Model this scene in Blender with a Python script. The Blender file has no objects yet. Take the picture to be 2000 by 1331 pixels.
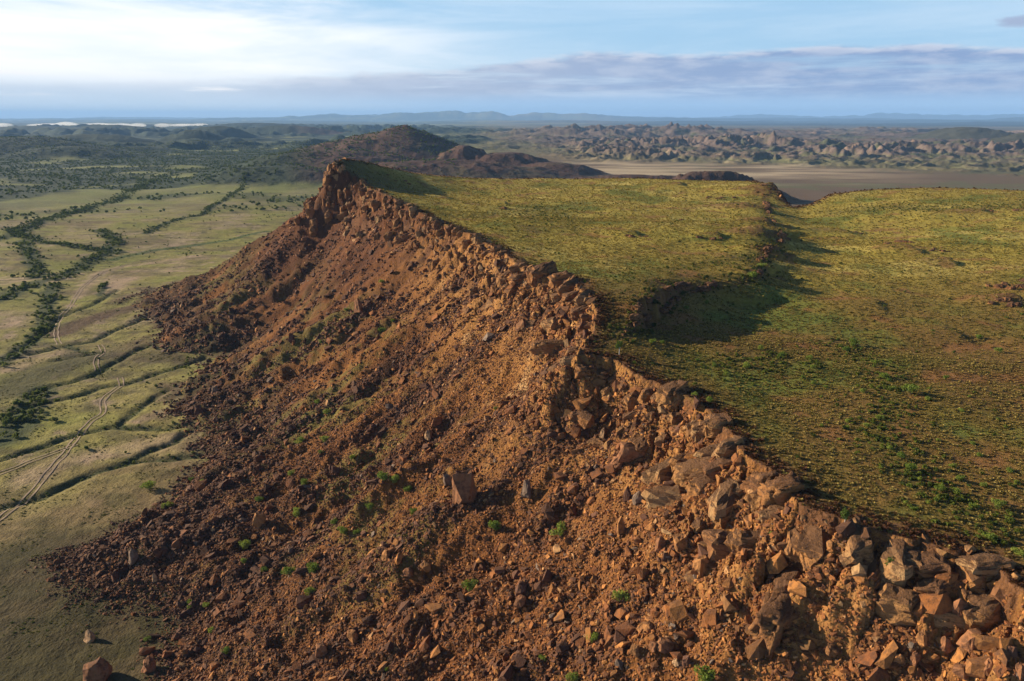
import bpy, bmesh, math, random
import numpy as np
from mathutils import Vector, Matrix, noise as mnoise

SC = bpy.context.scene
COL = SC.collection
rng = np.random.default_rng(7)
random.seed(7)

# ------------------------------------------------------------------ camera
F_PX, CX, CY = 1480.0, 1000.0, 665.5          # focal length and centre in photo pixels (2000 x 1331)
HORIZON = 229.0
PITCH = math.atan((CY - HORIZON) / F_PX)
CAM_Z = 125.0                                  # metres above the valley floor
cam_d = bpy.data.cameras.new('camera')
cam_d.sensor_width = 36.0
cam_d.lens = 36.0 * F_PX / 2000.0
cam_d.clip_start = 0.5
cam_d.clip_end = 200000.0
cam = bpy.data.objects.new('camera', cam_d)
cam.location = (0, 0, CAM_Z)
cam.rotation_euler = (math.pi / 2 - PITCH, 0, 0)
COL.objects.link(cam)
SC.camera = cam

# ------------------------------------------------------------------ light
EXPOSURE = 1.05
SUN_AZ = math.radians(-71.0)                   # clockwise from +Y: low sun on the left, and ahead
SUN_EL = math.radians(17.5)
to_sun = Vector((math.sin(SUN_AZ) * math.cos(SUN_EL), math.cos(SUN_AZ) * math.cos(SUN_EL), math.sin(SUN_EL)))
sun_d = bpy.data.lights.new('sun', 'SUN')
sun_d.energy = 5.0
sun_d.angle = math.radians(0.5)
sun_d.color = (1.0, 0.83, 0.58)
sun = bpy.data.objects.new('sun', sun_d)
sun.rotation_euler = to_sun.to_track_quat('Z', 'Y').to_euler()
sun.location = (-300, 0, 400)
COL.objects.link(sun)

SC.view_settings.view_transform = 'Standard'
SC.view_settings.look = 'None'
SC.view_settings.exposure = EXPOSURE
SC.view_settings.gamma = 1.0
SC.render.engine = 'CYCLES'
SC.cycles.use_denoising = True
SC.cycles.max_bounces = 5
SC.cycles.diffuse_bounces = 3
SC.cycles.volume_bounces = 2
SC.cycles.transparent_max_bounces = 8


class NT:
    """Small helper for writing node trees."""
    def __init__(self, tree):
        self.t = tree
        self.t.nodes.clear()

    def n(self, kind, **kw):
        nd = self.t.nodes.new(kind)
        for k, v in kw.items():
            setattr(nd, k, v)
        return nd

    def link(self, a, b):
        self.t.links.new(a, b)

    def _set(self, sock, v):
        if isinstance(v, bpy.types.NodeSocket):
            self.t.links.new(v, sock)
        elif v is not None:
            sock.default_value = v

    def math(self, op, a, b=None, c=None, clamp=False):
        nd = self.n('ShaderNodeMath', operation=op, use_clamp=clamp)
        self._set(nd.inputs[0], a)
        self._set(nd.inputs[1], b)
        self._set(nd.inputs[2], c)
        return nd.outputs[0]

    def step(self, v, a, b, lo=0.0, hi=1.0):
        nd = self.n('ShaderNodeMapRange', interpolation_type='SMOOTHSTEP')
        self._set(nd.inputs[0], v)
        for i, x in enumerate((a, b, lo, hi)):
            self._set(nd.inputs[1 + i], x)
        return nd.outputs[0]

    def mix(self, f, a, b, blend='MIX'):
        nd = self.n('ShaderNodeMix', data_type='RGBA', blend_type=blend)
        self._set(nd.inputs[0], f)
        for i, x in ((6, a), (7, b)):
            if isinstance(x, tuple) and len(x) == 3:
                x = x + (1.0,)
            self._set(nd.inputs[i], x)
        return nd.outputs[2]

    def noise(self, vec, scale, detail=4.0, rough=0.55, dim='3D', distort=0.0):
        nd = self.n('ShaderNodeTexNoise', noise_dimensions=dim)
        if vec is not None:
            self.link(vec, nd.inputs['Vector'])
        nd.inputs['Scale'].default_value = scale
        nd.inputs['Detail'].default_value = detail
        nd.inputs['Roughness'].default_value = rough
        nd.inputs['Distortion'].default_value = distort
        return nd.outputs[0]


# ------------------------------------------------------------------ sky with clouds
world = bpy.data.worlds.new('World')
SC.world = world
world.use_nodes = True
W = NT(world.node_tree)
SKY_STRENGTH = 0.05
sky = W.n('ShaderNodeTexSky', sky_type='NISHITA')
sky.sun_disc = False
sky.sun_elevation = SUN_EL
sky.sun_rotation = SUN_AZ
sky.altitude = 300.0
sky.air_density = 1.0
sky.dust_density = 0.6
sky.ozone_density = 2.0
tc = W.n('ShaderNodeTexCoord')
sep = W.n('ShaderNodeSeparateXYZ')
W.link(tc.outputs['Generated'], sep.inputs[0])
az = W.math('MULTIPLY', W.math('ARCTAN2', sep.outputs[0], sep.outputs[1]), 57.29578)
el = W.math('MULTIPLY', W.math('ARCSINE', sep.outputs[2]), 57.29578)


def sky_vec(sx, sy, off=0.0):
    c = W.n('ShaderNodeCombineXYZ')
    W.link(W.math('MULTIPLY_ADD', az, sx, off), c.inputs[0])
    W.link(W.math('MULTIPLY_ADD', el, sy, off), c.inputs[1])
    return c.outputs[0]


K = 1.0 / SKY_STRENGTH / 2 ** EXPOSURE


def rad(r, g, b):
    return (r * K, g * K, b * K, 1.0)


# haze-whitened sky towards the sun side, as broad thin cirrus
n_cir = W.noise(sky_vec(0.045, 0.38), 1.0, 6.0, 0.6, distort=0.4)
n_low = W.noise(sky_vec(0.06, 0.9, 17.0), 1.0, 5.0, 0.6)
n_bank = W.noise(sky_vec(0.11, 0.42, 5.0), 1.0, 6.0, 0.55)
n_fine = W.noise(sky_vec(0.30, 1.5, 9.0), 1.0, 6.0, 0.6)
leftness = W.math('MULTIPLY', W.step(az, 4.0, -24.0), W.step(az, -150.0, -90.0))   # the sky brightens round the sun
base = W.mix(0.75, sky.outputs[0], rad(0.44, 0.72, 1.02))
base = W.mix(W.step(el, 8.0, 20.0), base, sky.outputs[0])
cir = W.math('MULTIPLY', W.step(n_cir, 0.38, 0.66), W.step(el, 16.0, 5.0))
cir = W.math('MULTIPLY', cir, W.math('MULTIPLY_ADD', leftness, 0.72, 0.20), clamp=True)
c1 = W.mix(cir, base, rad(1.10, 1.12, 1.15))
sheet = W.math('MULTIPLY', W.step(el, 6.9, 5.6), W.step(el, 1.0, 2.2))
sheet = W.math('MULTIPLY', W.math('MULTIPLY', sheet, leftness), W.math('MULTIPLY_ADD', n_cir, 0.9, 0.35), clamp=True)
c1 = W.mix(sheet, c1, rad(1.25, 1.22, 1.18))
# pale blue air under the bank
c1 = W.mix(W.step(el, 3.4, 1.2, 0.0, 0.85), c1, W.mix(leftness, rad(0.40, 0.60, 0.88), rad(0.68, 0.80, 0.92)))
# long stratus bank: upper edge wanders with azimuth, flat underside
top = W.math('MULTIPLY_ADD', n_bank, 1.8, W.math('MULTIPLY_ADD', W.step(az, -24.0, 12.0), 2.1, 1.45))
d_top = W.math('SUBTRACT', W.math('MULTIPLY_ADD', n_fine, 0.9, W.math('SUBTRACT', top, 0.45)), el)
bank = W.math('MULTIPLY', W.step(d_top, -0.05, 0.45), W.step(el, 0.7, 1.9))
bank = W.math('MULTIPLY', bank, W.step(az, -27.0, -6.0, 0.25, 0.95))
holes = W.step(n_low, 0.66, 0.48, 0.45, 1.0)
bank = W.math('MULTIPLY', bank, holes, clamp=True)
rim = W.math('MULTIPLY', W.step(d_top, 0.9, 0.1), W.step(n_fine, 0.40, 0.62))
bcol = W.mix(W.step(az, -14.0, 22.0), rad(0.50, 0.56, 0.70), rad(0.27, 0.38, 0.62))
bcol = W.mix(W.math('MULTIPLY', rim, 0.8), bcol, rad(0.98, 0.95, 0.96))
bcol = W.mix(W.step(n_fine, 0.38, 0.68, 0.0, 0.6), bcol, rad(0.60, 0.66, 0.80))
c2 = W.mix(bank, c1, bcol)
# bright streaks below and left of the bank
streak = W.math('MULTIPLY', W.step(n_low, 0.52, 0.66), W.math('MULTIPLY', W.step(el, 1.0, 1.7), W.step(el, 3.6, 2.2)))
streak = W.math('MULTIPLY', streak, W.math('MULTIPLY_ADD', leftness, 0.75, 0.22), clamp=True)
c2 = W.mix(streak, c2, rad(1.15, 1.1, 1.06))
# the single dark cloud above the right end of the bank
n_small = W.noise(sky_vec(0.5, 1.4, 31.0), 1.0, 5.0, 0.55)
dx = W.math('DIVIDE', W.math('SUBTRACT', az, 34.0), 3.6)
dy = W.math('DIVIDE', W.math('SUBTRACT', el, W.math('MULTIPLY_ADD', az, 0.06, 3.55)), 0.52)
q = W.math('SUBTRACT', 1.0, W.math('ADD', W.math('MULTIPLY', dx, dx), W.math('MULTIPLY', dy, dy)))
small = W.step(W.math('MULTIPLY_ADD', W.math('SUBTRACT', n_small, 0.5), 2.2, q), 0.0, 0.7, 0.0, 0.85)
c2 = W.mix(small, c2, rad(0.38, 0.44, 0.62))
# the air right at the horizon, and what lies under it
c2 = W.mix(W.step(el, 0.9, 0.0, 0.0, 0.75), c2, W.mix(leftness, rad(0.34, 0.52, 0.80), rad(0.60, 0.74, 0.88)))
bg = W.n('ShaderNodeBackground')
bg.inputs['Strength'].default_value = SKY_STRENGTH
W.link(c2, bg.inputs['Color'])
wo = W.n('ShaderNodeOutputWorld')
W.link(bg.outputs[0], wo.inputs['Surface'])

# ------------------------------------------------------------------ helpers: noise, projection, distances
_perm = np.random.default_rng(1234).permutation(256).astype(np.int32)
_perm = np.concatenate([_perm, _perm])
_ga = np.random.default_rng(99).uniform(0, 2 * np.pi, 256)
_GXT, _GYT = (np.cos(_ga) * 1.45).astype(np.float32), (np.sin(_ga) * 1.45).astype(np.float32)


def gnoise(x, y, seed=0):
    x = np.asarray(x, np.float32) + np.float32((seed * 37.31) % 251)
    y = np.asarray(y, np.float32) + np.float32((seed * 71.77) % 241)
    flx, fly = np.floor(x), np.floor(y)
    fx, fy = x - flx, y - fly
    ix, iy = flx.astype(np.int32) & 255, fly.astype(np.int32) & 255
    u = fx * fx * fx * (fx * (fx * 6 - 15) + 10)
    v = fy * fy * fy * (fy * (fy * 6 - 15) + 10)
    p0, p1 = _perm[ix], _perm[ix + 1]
    h00, h01, h10, h11 = _perm[p0 + iy], _perm[p0 + iy + 1], _perm[p1 + iy], _perm[p1 + iy + 1]
    n00 = _GXT[h00] * fx + _GYT[h00] * fy
    n10 = _GXT[h10] * (fx - 1) + _GYT[h10] * fy
    n01 = _GXT[h01] * fx + _GYT[h01] * (fy - 1)
    n11 = _GXT[h11] * (fx - 1) + _GYT[h11] * (fy - 1)
    a = n00 + u * (n10 - n00)
    return a + v * (n01 + u * (n11 - n01) - a)


def fbm(x, y, octaves=4, seed=0, gain=0.5, lac=2.03):
    s, a, n = 0.0, 1.0, 0.0
    for o in range(octaves):
        s = s + a * gnoise(x, y, seed + o * 17)
        n += a
        a *= gain
        x = x * lac + 3.7
        y = y * lac - 1.3
    return s / n


def ridged(x, y, octaves=4, seed=0, gain=0.5):
    s, a, n = 0.0, 1.0, 0.0
    for o in range(octaves):
        s = s + a * (1.0 - np.minimum(1.0, 1.6 * np.abs(gnoise(x, y, seed + o * 17)))) ** 1.5
        n += a
        a *= gain
        x = x * 2.07 + 3.7
        y = y * 2.07 - 1.3
    return s / n


def cells(x, y, size, seed=0):
    """Broken blocks: a random level per cell, and the distance to the cell border."""
    gx, gy = np.asarray(x, np.float32) / size, np.asarray(y, np.float32) / size
    ix, iy = np.floor(gx), np.floor(gy)
    d1 = np.full(gx.shape, 9.0, np.float32)
    d2 = np.full(gx.shape, 9.0, np.float32)
    val = np.zeros(gx.shape, np.float32)
    for ox in (-1, 0, 1):
        for oy in (-1, 0, 1):
            cx, cy = ix + ox, iy + oy
            hh = _perm[_perm[(cx.astype(np.int32) + seed) & 255] + (cy.astype(np.int32) & 255)]
            jx, jy = hh / 255.0, _perm[hh] / 255.0
            d = np.hypot(cx + 0.1 + 0.8 * jx - gx, cy + 0.1 + 0.8 * jy - gy)
            m = d < d1
            d2 = np.where(m, d1, np.minimum(d2, d))
            val = np.where(m, _perm[hh + 7] / 255.0, val)
            d1 = np.where(m, d, d1)
    return val, d2 - d1


def sst(a, b, v):
    t = np.clip((v - a) / (b - a), 0.0, 1.0)
    return t * t * (3 - 2 * t)


def lerp(a, b, t):
    return a + (b - a) * t


cp, sp = math.cos(PITCH), math.sin(PITCH)


def ray(u, v):
    """Direction through a point of the photograph."""
    a = (np.asarray(u, float) - CX) / F_PX
    b = (CY - np.asarray(v, float)) / F_PX
    return a, cp + b * sp, -sp + b * cp


def at_z(u, v, z):
    a, b, c = ray(u, v)
    k = (z - CAM_Z) / c
    return a * k, b * k


def at_y(u, y, z):
    depth = y * cp + (CAM_Z - z) * sp
    return (u - CX) / F_PX * depth, y


def pixel_of(x, y, z):
    depth = y * cp + (CAM_Z - z) * sp
    up = y * sp - (CAM_Z - z) * cp
    return CX + F_PX * x / depth, CY - F_PX * up / depth


def poly_dist(px, py, pts, closed=False, want_near=False):
    """Distance to a polyline, and the signed side of its nearest segment (+ is to the right of travel)."""
    pts = np.asarray(pts, np.float32)
    px, py = np.asarray(px, np.float32), np.asarray(py, np.float32)
    n = len(pts)
    best = np.full(px.shape, 1e18, np.float32)
    side = np.zeros(px.shape, np.float32)
    nx = np.zeros(px.shape, np.float32)
    ny = np.zeros(px.shape, np.float32)
    for i in range(n if closed else n - 1):
        ax, ay = pts[i]
        bx, by = pts[(i + 1) % n]
        ex, ey = bx - ax, by - ay
        L = ex * ex + ey * ey + 1e-12
        t = np.clip(((px - ax) * ex + (py - ay) * ey) / L, 0, 1)
        qx, qy = ax + t * ex, ay + t * ey
        d = (px - qx) ** 2 + (py - qy) ** 2
        m = d < best
        np.copyto(best, d, where=m)
        if want_near:
            np.copyto(nx, qx, where=m)
            np.copyto(ny, qy, where=m)
        else:
            np.copyto(side, ex * (py - ay) - ey * (px - ax), where=m)
    return np.sqrt(best), -np.sign(side), nx, ny


def inside_poly(px, py, pts):
    pts = np.asarray(pts, float)
    ins = np.zeros(px.shape, bool)
    n = len(pts)
    for i in range(n):
        ax, ay = pts[i]
        bx, by = pts[(i + 1) % n]
        if ay == by:
            continue
        c = (ay > py) != (by > py)
        ins ^= c & (px < (bx - ax) * (py - ay) / (by - ay) + ax)
    return ins


# ------------------------------------------------------------------ shape of the mesa
STEP_Y = ([120, 200, 235, 270, 320, 450, 560], [8.5, 9.0, 9.0, 6.0, 5.0, 4.0, 6.5])
_ctrl = [(652, 480, 94.5), (690, 465, 86), (735, 500, 80), (800, 505, 75.5), (700, 445, 83), (745, 425, 81.5), (800, 392, 76.5), (850, 366, 73.5), (930, 321, 72),
         (1020, 258, 68.5), (1130, 237, 67.0), (900, 430, 74.5), (900, 590, 74.5), (780, 560, 82), (700, 525, 91.5),
         (1050, 620, 71.5), (1250, 620, 71.5), (1400, 600, 71), (1100, 450, 71.5), (1300, 400, 70.5), (1200, 300, 69),
         (1200, 182, 67.5), (1400, 155, 67.5), (1700, 120, 67.0), (1950, 100, 66.5), (1700, 200, 66), (1900, 250, 67.5),
         (1550, 280, 67.5), (1650, 400, 69.5), (1572, 470, 70.5), (1625, 505, 75.5), (1700, 530, 77), (1850, 540, 77.5), (2000, 520, 77),
         (2200, 400, 76), (2300, 200, 69), (2300, 100, 67), (2100, 60, 66)]
CT = np.array([(*at_y(u, y, z), z) for u, y, z in _ctrl])


def _tps_kernel(r2):
    return 0.5 * r2 * np.log(r2 + 1e-9)


_n = len(CT)
_d2 = (CT[:, None, 0] - CT[None, :, 0]) ** 2 + (CT[:, None, 1] - CT[None, :, 1]) ** 2
_A = np.zeros((_n + 3, _n + 3))
_A[:_n, :_n] = _tps_kernel(_d2) + np.eye(_n) * 120.0
_A[:_n, _n] = 1
_A[:_n, _n + 1:] = CT[:, :2]
_A[_n:, :_n] = _A[:_n, _n:].T
TPS = np.linalg.solve(_A, np.concatenate([CT[:, 2], np.zeros(3)]))

SCARP = [at_z(u, v, 71.0) for u, v in
         ((1090, 672), (1150, 662), (1215, 650), (1262, 612), (1320, 575), (1395, 562), (1450, 556), (1478, 540), (1492, 505),
          (1535, 466), (1512, 452), (1500, 425), (1494, 400), (1520, 383), (1545, 372), (1560, 366))]


def scarp_side(x, y):
    d, s, _, _ = poly_dist(x, y, SCARP)
    return d * s                                # + on the low, right-hand side


LEDGES = [(*at_z(u, v, 73.0), h, r) for u, v, h, r in
          ((1515, 466, 4.0, 12), (1470, 462, 2.6, 14), (1505, 490, 3.0, 8), (1545, 492, 2.4, 7), (1492, 438, 3.4, 11), (1496, 412, 3.4, 13), (1440, 408, 3.0, 20),
           (1395, 470, 2.0, 8), (1235, 464, 1.6, 9), (1505, 384, 4.5, 18), (1475, 530, 2.2, 6), (1770, 472, 2.0, 14), (1845, 492, 2.2, 12), (1980, 556, 3.0, 9),
           (1320, 372, 2.0, 20), (985, 409, 1.6, 6), (775, 352, 2.0, 12), (870, 402, 1.4, 12), (1640, 440, 1.8, 20), (1900, 420, 2.0, 24), (1700, 560, 1.0, 14), (1860, 610, 1.0, 12))]


def ledges(x, y):
    z = np.zeros(np.shape(x))
    for lx, ly, h, r in LEDGES:
        m = (np.abs(x - lx) < 3 * r) & (np.abs(y - ly) < 3 * r)
        if m.any():
            dx, dy = x[m] - lx, y[m] - ly
            w = 0.25 * r * fbm(x[m] / (0.4 * r), y[m] / (0.4 * r), 3, 47)
            q = (np.where(dx < 0, dx / (1.7 * r), dx / r)) ** 2 + (dy / (0.75 * r)) ** 2
            z[m] += h * np.exp(-1.3 * q) * sst(0.42 * r, 0.12 * r, dx + w)
    return z


def plateau_z(x, y):
    z = TPS[_n] + TPS[_n + 1] * x + TPS[_n + 2] * y
    for i in range(_n):
        z = z + TPS[i] * _tps_kernel((x - CT[i, 0]) ** 2 + (y - CT[i, 1]) ** 2)
    z = np.clip(z, 62.0, 97.0)
    w = 2.2 * fbm(x / 11, y / 11, 3, 41)
    s = scarp_side(x, y) + w
    h = np.interp(y, *STEP_Y) * lerp(0.35, 1.0, sst(4, 34, np.hypot(x - SCARP[1][0], y - SCARP[1][1])))
    sharp = sst(250, 205, y) + (1 - sst(250, 205, y)) * np.maximum(0.85 * sst(0.12, 0.34, fbm(x / 26 + 9, y / 26, 2, 43)), 0.9 * sst(520, 560, y))
    sharp = sharp * sst(10, 30, np.hypot(x - SCARP[1][0], y - SCARP[1][1]))
    s2 = s + 1.5 * fbm(x / 3, y / 3, 2, 44)
    z = z + ledges(np.asarray(x, float), np.asarray(y, float))
    return z + h * (1.0 - (sharp * 0.85) * sst(-0.6, 1.6, s2) - (1 - sharp * 0.85) * sst(-14, 26, s))


def march(us, vs, fn, near=60.0, far=6000.0, steps=700):
    """Where rays through the given points of the photograph meet a height function."""
    us, vs = np.atleast_1d(np.asarray(us, float)), np.atleast_1d(np.asarray(vs, float))
    a, b, c = ray(us, vs)
    k = np.geomspace(near, far, steps)[None, :]
    X, Y, Z = a[:, None] * k, b[:, None] * k, CAM_Z + c[:, None] * k
    below = Z < fn(X.ravel(), Y.ravel()).reshape(X.shape)
    i = np.where(below.any(1), below.argmax(1), steps - 1)
    lo = k[0][np.maximum(i - 1, 0)]
    hi = k[0][i]
    for _ in range(14):
        mid = 0.5 * (lo + hi)
        bl = (CAM_Z + c * mid) < fn(a * mid, b * mid)
        hi = np.where(bl, mid, hi)
        lo = np.where(bl, lo, mid)
    return a * hi, b * hi, CAM_Z + c * hi


_rim_px = [(2000, 1150), (1970, 1130), (1920, 1085), (1850, 1072), (1740, 1042), (1640, 1012), (1560, 985), (1530, 932), (1455, 890),
           (1425, 855), (1405, 820), (1340, 772), (1260, 738), (1200, 702), (1125, 690), (1150, 650), (1165, 605), (1130, 560), (1085, 538),
           (1020, 520), (985, 495), (930, 463), (850, 430), (800, 405), (745, 378), (700, 348)]
_rx, _ry, _rz = march([p[0] for p in _rim_px], [p[1] for p in _rim_px], plateau_z, 60, 700)
PEAK = at_y(650, 478, 97)
RIM = [(300.0, -120.0), (190.0, -20.0), (118.0, 42.0)] + list(zip(_rx, _ry)) + [PEAK]
FAR_EDGE = [at_y(u, y, z) for u, y, z in
            ((668, 508, 96), (720, 540, 91), (790, 565, 84), (900, 592, 78), (1050, 622, 75), (1230, 624, 75), (1400, 604, 76),
             (1470, 585, 76), (1505, 545, 75), (1528, 500, 73), (1550, 478, 71), (1582, 488, 72), (1625, 514, 75.5), (1700, 532, 77), (1850, 542, 77), (2000, 525, 77),
             (2200, 500, 76), (2500, 420, 75))] + [(620.0, 300.0), (640.0, -100.0)]
MESA = RIM + FAR_EDGE
FOOT_PX = [(300, 1500), (310, 1331), (352, 1225), (262, 1168), (150, 1160), (108, 1120), (112, 1092), (180, 1060), (255, 1028), (340, 962),
           (398, 900), (385, 850), (335, 795), (350, 750), (440, 690), (360, 690), (290, 668), (312, 640), (262, 604), (285, 570)]
FOOT_NEAR = [at_z(u, v, 4.0) for u, v in FOOT_PX]
_ang = np.radians([172, 150, 120, 92, 65])
FOOT = ([(330.0, -420.0), (20.0, -260.0), (-30.0, -40.0), (-52.0, 60.0)] + FOOT_NEAR +
        [(PEAK[0] + 158 * math.cos(a), PEAK[1] + 158 * math.sin(a)) for a in _ang] +
        [at_y(800, 720, 0), at_y(1050, 740, 0), at_y(1400, 720, 0), at_y(1560, 610, 0), at_y(1850, 650, 0), at_y(2500, 560, 0), (760.0, 300.0), (800.0, -420.0)])

RIM_SAMPLES = []
for _p, _q in zip(MESA, MESA[1:] + MESA[:1]):
    _L = math.hypot(_q[0] - _p[0], _q[1] - _p[1])
    for _k in range(max(1, int(_L / 12))):
        _f = _k / max(1, int(_L / 12))
        RIM_SAMPLES.append((_p[0] + (_q[0] - _p[0]) * _f, _p[1] + (_q[1] - _p[1]) * _f))
RIM_SAMPLES = [q for q in RIM_SAMPLES if q[1] > -60 and q[0] < 400]
RIM_Z = plateau_z(np.array([q[0] for q in RIM_SAMPLES]), np.array([q[1] for q in RIM_SAMPLES]))

# directions along and down the escarpment
AX, AY = 0.41, -0.912
BX, BY = -0.912, -0.41


def mesa_fields(x, y):
    wx = x + 2.6 * fbm(x / 14, y / 14, 3, 1) + 0.9 * fbm(x / 3.2, y / 3.2, 2, 2)
    wy = y + 2.6 * fbm(x / 14, y / 14, 3, 5) + 0.9 * fbm(x / 3.2, y / 3.2, 2, 6)
    d, _, nx, ny = poly_dist(wx, wy, MESA, True, True)
    ins = inside_poly(wx, wy, MESA)
    dm = np.where(ins, -d, d)
    fx = x + 5.5 * fbm(x / 20, y / 20, 4, 11) - 3.0
    fy = y + 5.5 * fbm(x / 20, y / 20, 4, 12)
    d2, _, _, _ = poly_dist(fx, fy, FOOT, True)
    in2 = inside_poly(fx, fy, FOOT)
    df = np.where(in2, d2, -d2)                 # + inside the foot outline
    return dm, df, nx, ny


# washes, creeks and tracks of the valley floor, as points of the photograph on level ground
def ground_line(px, z=2.0):
    return [at_z(u, v, z) for u, v in px]


WASHES = [ground_line(p) for p in (
    [(335, 668), (303, 679), (263, 692), (224, 710), (184, 731), (145, 741), (105, 751), (60, 765)],
    [(400, 705), (368, 717), (324, 729), (284, 739), (250, 749), (224, 752), (197, 756), (171, 766), (132, 776), (87, 784), (40, 797), (0, 812)],
    [(330, 770), (303, 782), (263, 808), (234, 835), (158, 848), (118, 858), (66, 876), (26, 889), (-40, 905)],
    [(395, 846), (367, 857), (342, 874), (295, 886), (247, 908), (191, 924), (140, 944), (80, 971), (0, 992), (-50, 1000)],
    [(400, 902), (340, 905), (299, 906), (247, 908)],
    [(385, 842), (320, 845), (234, 838)],
    [(290, 625), (224, 648), (180, 668), (130, 674), (60, 690)],
    [(230, 575), (205, 590), (180, 603), (150, 612), (120, 622), (96, 640), (60, 668), (20, 690)],
    [(130, 676), (180, 690), (200, 690), (150, 697), (100, 705)],
)]
CREEKS = [(ground_line(p), w) for p, w in (
    ([(300, 352), (285, 362), (240, 383), (190, 400), (140, 415), (95, 430), (60, 445), (25, 462), (-20, 470)], 16),
    ([(20, 452), (60, 466), (110, 480), (150, 486), (200, 492), (232, 478), (212, 462), (195, 450)], 11),
    ([(225, 492), (190, 505), (165, 520), (140, 535), (120, 545), (75, 555), (40, 572), (0, 590), (-40, 600)], 13),
    ([(45, 470), (55, 495), (68, 520), (72, 545)], 10),
    ([(482, 362), (468, 378), (440, 392), (412, 405), (395, 418), (350, 432), (300, 448), (282, 456)], 7),
    ([(105, 560), (92, 600), (85, 640), (55, 670), (20, 695), (-20, 715)], 8),
    ([(80, 760), (60, 790), (30, 830), (0, 860)], 12),
    ([(208, 560), (200, 575), (196, 586)], 3),
    ([(0, 345), (60, 340), (150, 350), (230, 352), (300, 350), (360, 338), (440, 325)], 40),
    ([(130, 320), (220, 318), (320, 312), (430, 300), (540, 296)], 45),
)]
SHRUBLINE = ground_line([(520, 452), (440, 468), (380, 478), (300, 488), (250, 500), (220, 510)])
TRACKS = [ground_line(p) for p in (
    [(-30, 1040), (0, 1015), (60, 964), (92, 924), (132, 880), (160, 844), (180, 822), (201, 812), (203, 800), (198, 787), (208, 775), (221, 765), (234, 757), (238, 748), (233, 736)],
    [(191, 724), (187, 712), (188, 703), (199, 695), (203, 688), (195, 676)],
    [(116, 672), (110, 660), (109, 648), (113, 634), (120, 620), (134, 609), (146, 592), (158, 574), (172, 558), (186, 546), (205, 533), (250, 516), (330, 502), (400, 488)],
    [(150, 870), (110, 882), (70, 898), (30, 912), (-20, 930)],
)]
SANDS = [(ground_line(p), w) for p, w in (
    ([(186, 546), (205, 534), (235, 522), (300, 512), (380, 500)], 9),
    ([(225, 545), (240, 555), (225, 572), (212, 578)], 12),
    ([(260, 548), (235, 556), (222, 566)], 9),
    ([(215, 622), (200, 626)], 6),
    ([(110, 655), (130, 650)], 4),
    ([(150, 590), (175, 560)], 7),
    ([(60, 930), (120, 900), (190, 890), (260, 880), (330, 868)], 10),
    ([(300, 820), (345, 812)], 7),
    ([(20, 720), (70, 700), (100, 690)], 10),
    ([(70, 1120), (30, 1200), (5, 1280)], 5),
    ([(110, 1090), (100, 1130)], 3),
)]
HILLS = []     # (x, y, height, radius, power, label)


def hill(u, y, top_v, rad_x, rad_y, power, seed):
    a, b, c = ray(u, top_v)
    z = CAM_Z + c * (y / b)
    HILLS.append((a * y / b, y, max(z, 4.0), rad_x, rad_y, power, seed))


hill(792, 2000, 240, 470, 420, 1.2, 0)
hill(735, 1930, 272, 420, 300, 1.1, 1)
hill(908, 1800, 284, 120, 130, 1.3, 2)
hill(990, 1780, 298, 210, 170, 1.2, 3)
hill(1080, 1680, 318, 170, 180, 1.1, 4)
hill(860, 1520, 314, 420, 200, 1.1, 5)
hill(660, 1750, 294, 380, 240, 1.0, 6)
hill(1240, 1330, 341, 260, 110, 1.0, 7)
hill(1390, 1200, 334, 160, 70, 0.8, 8)
hill(560, 1500, 326, 260, 200, 1.0, 9)
hill(1892, 4200, 248, 330, 500, 1.6, 10)
hill(2040, 3300, 258, 330, 300, 1.1, 11)
hill(20, 2700, 268, 520, 420, 1.4, 12)
hill(120, 2500, 286, 300, 160, 1.3, 13)
hill(180, 3600, 262, 420, 260, 1.1, 14)
hill(270, 3000, 286, 200, 90, 1.2, 15)
hill(380, 3900, 254, 260, 200, 1.1, 16)
hill(420, 4600, 246, 320, 260, 1.1, 17)
hill(60, 7000, 246, 700, 400, 1.1, 18)
hill(215, 6500, 244, 620, 350, 1.0, 19)
hill(500, 7500, 240, 800, 400, 1.2, 20)
hill(560, 5600, 245, 560, 300, 1.3, 21)
hill(620, 2600, 300, 330, 140, 1.0, 22)
hill(480, 1750, 330, 260, 80, 1.0, 23)
hill(330, 2000, 330, 220, 70, 1.0, 24)


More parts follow.
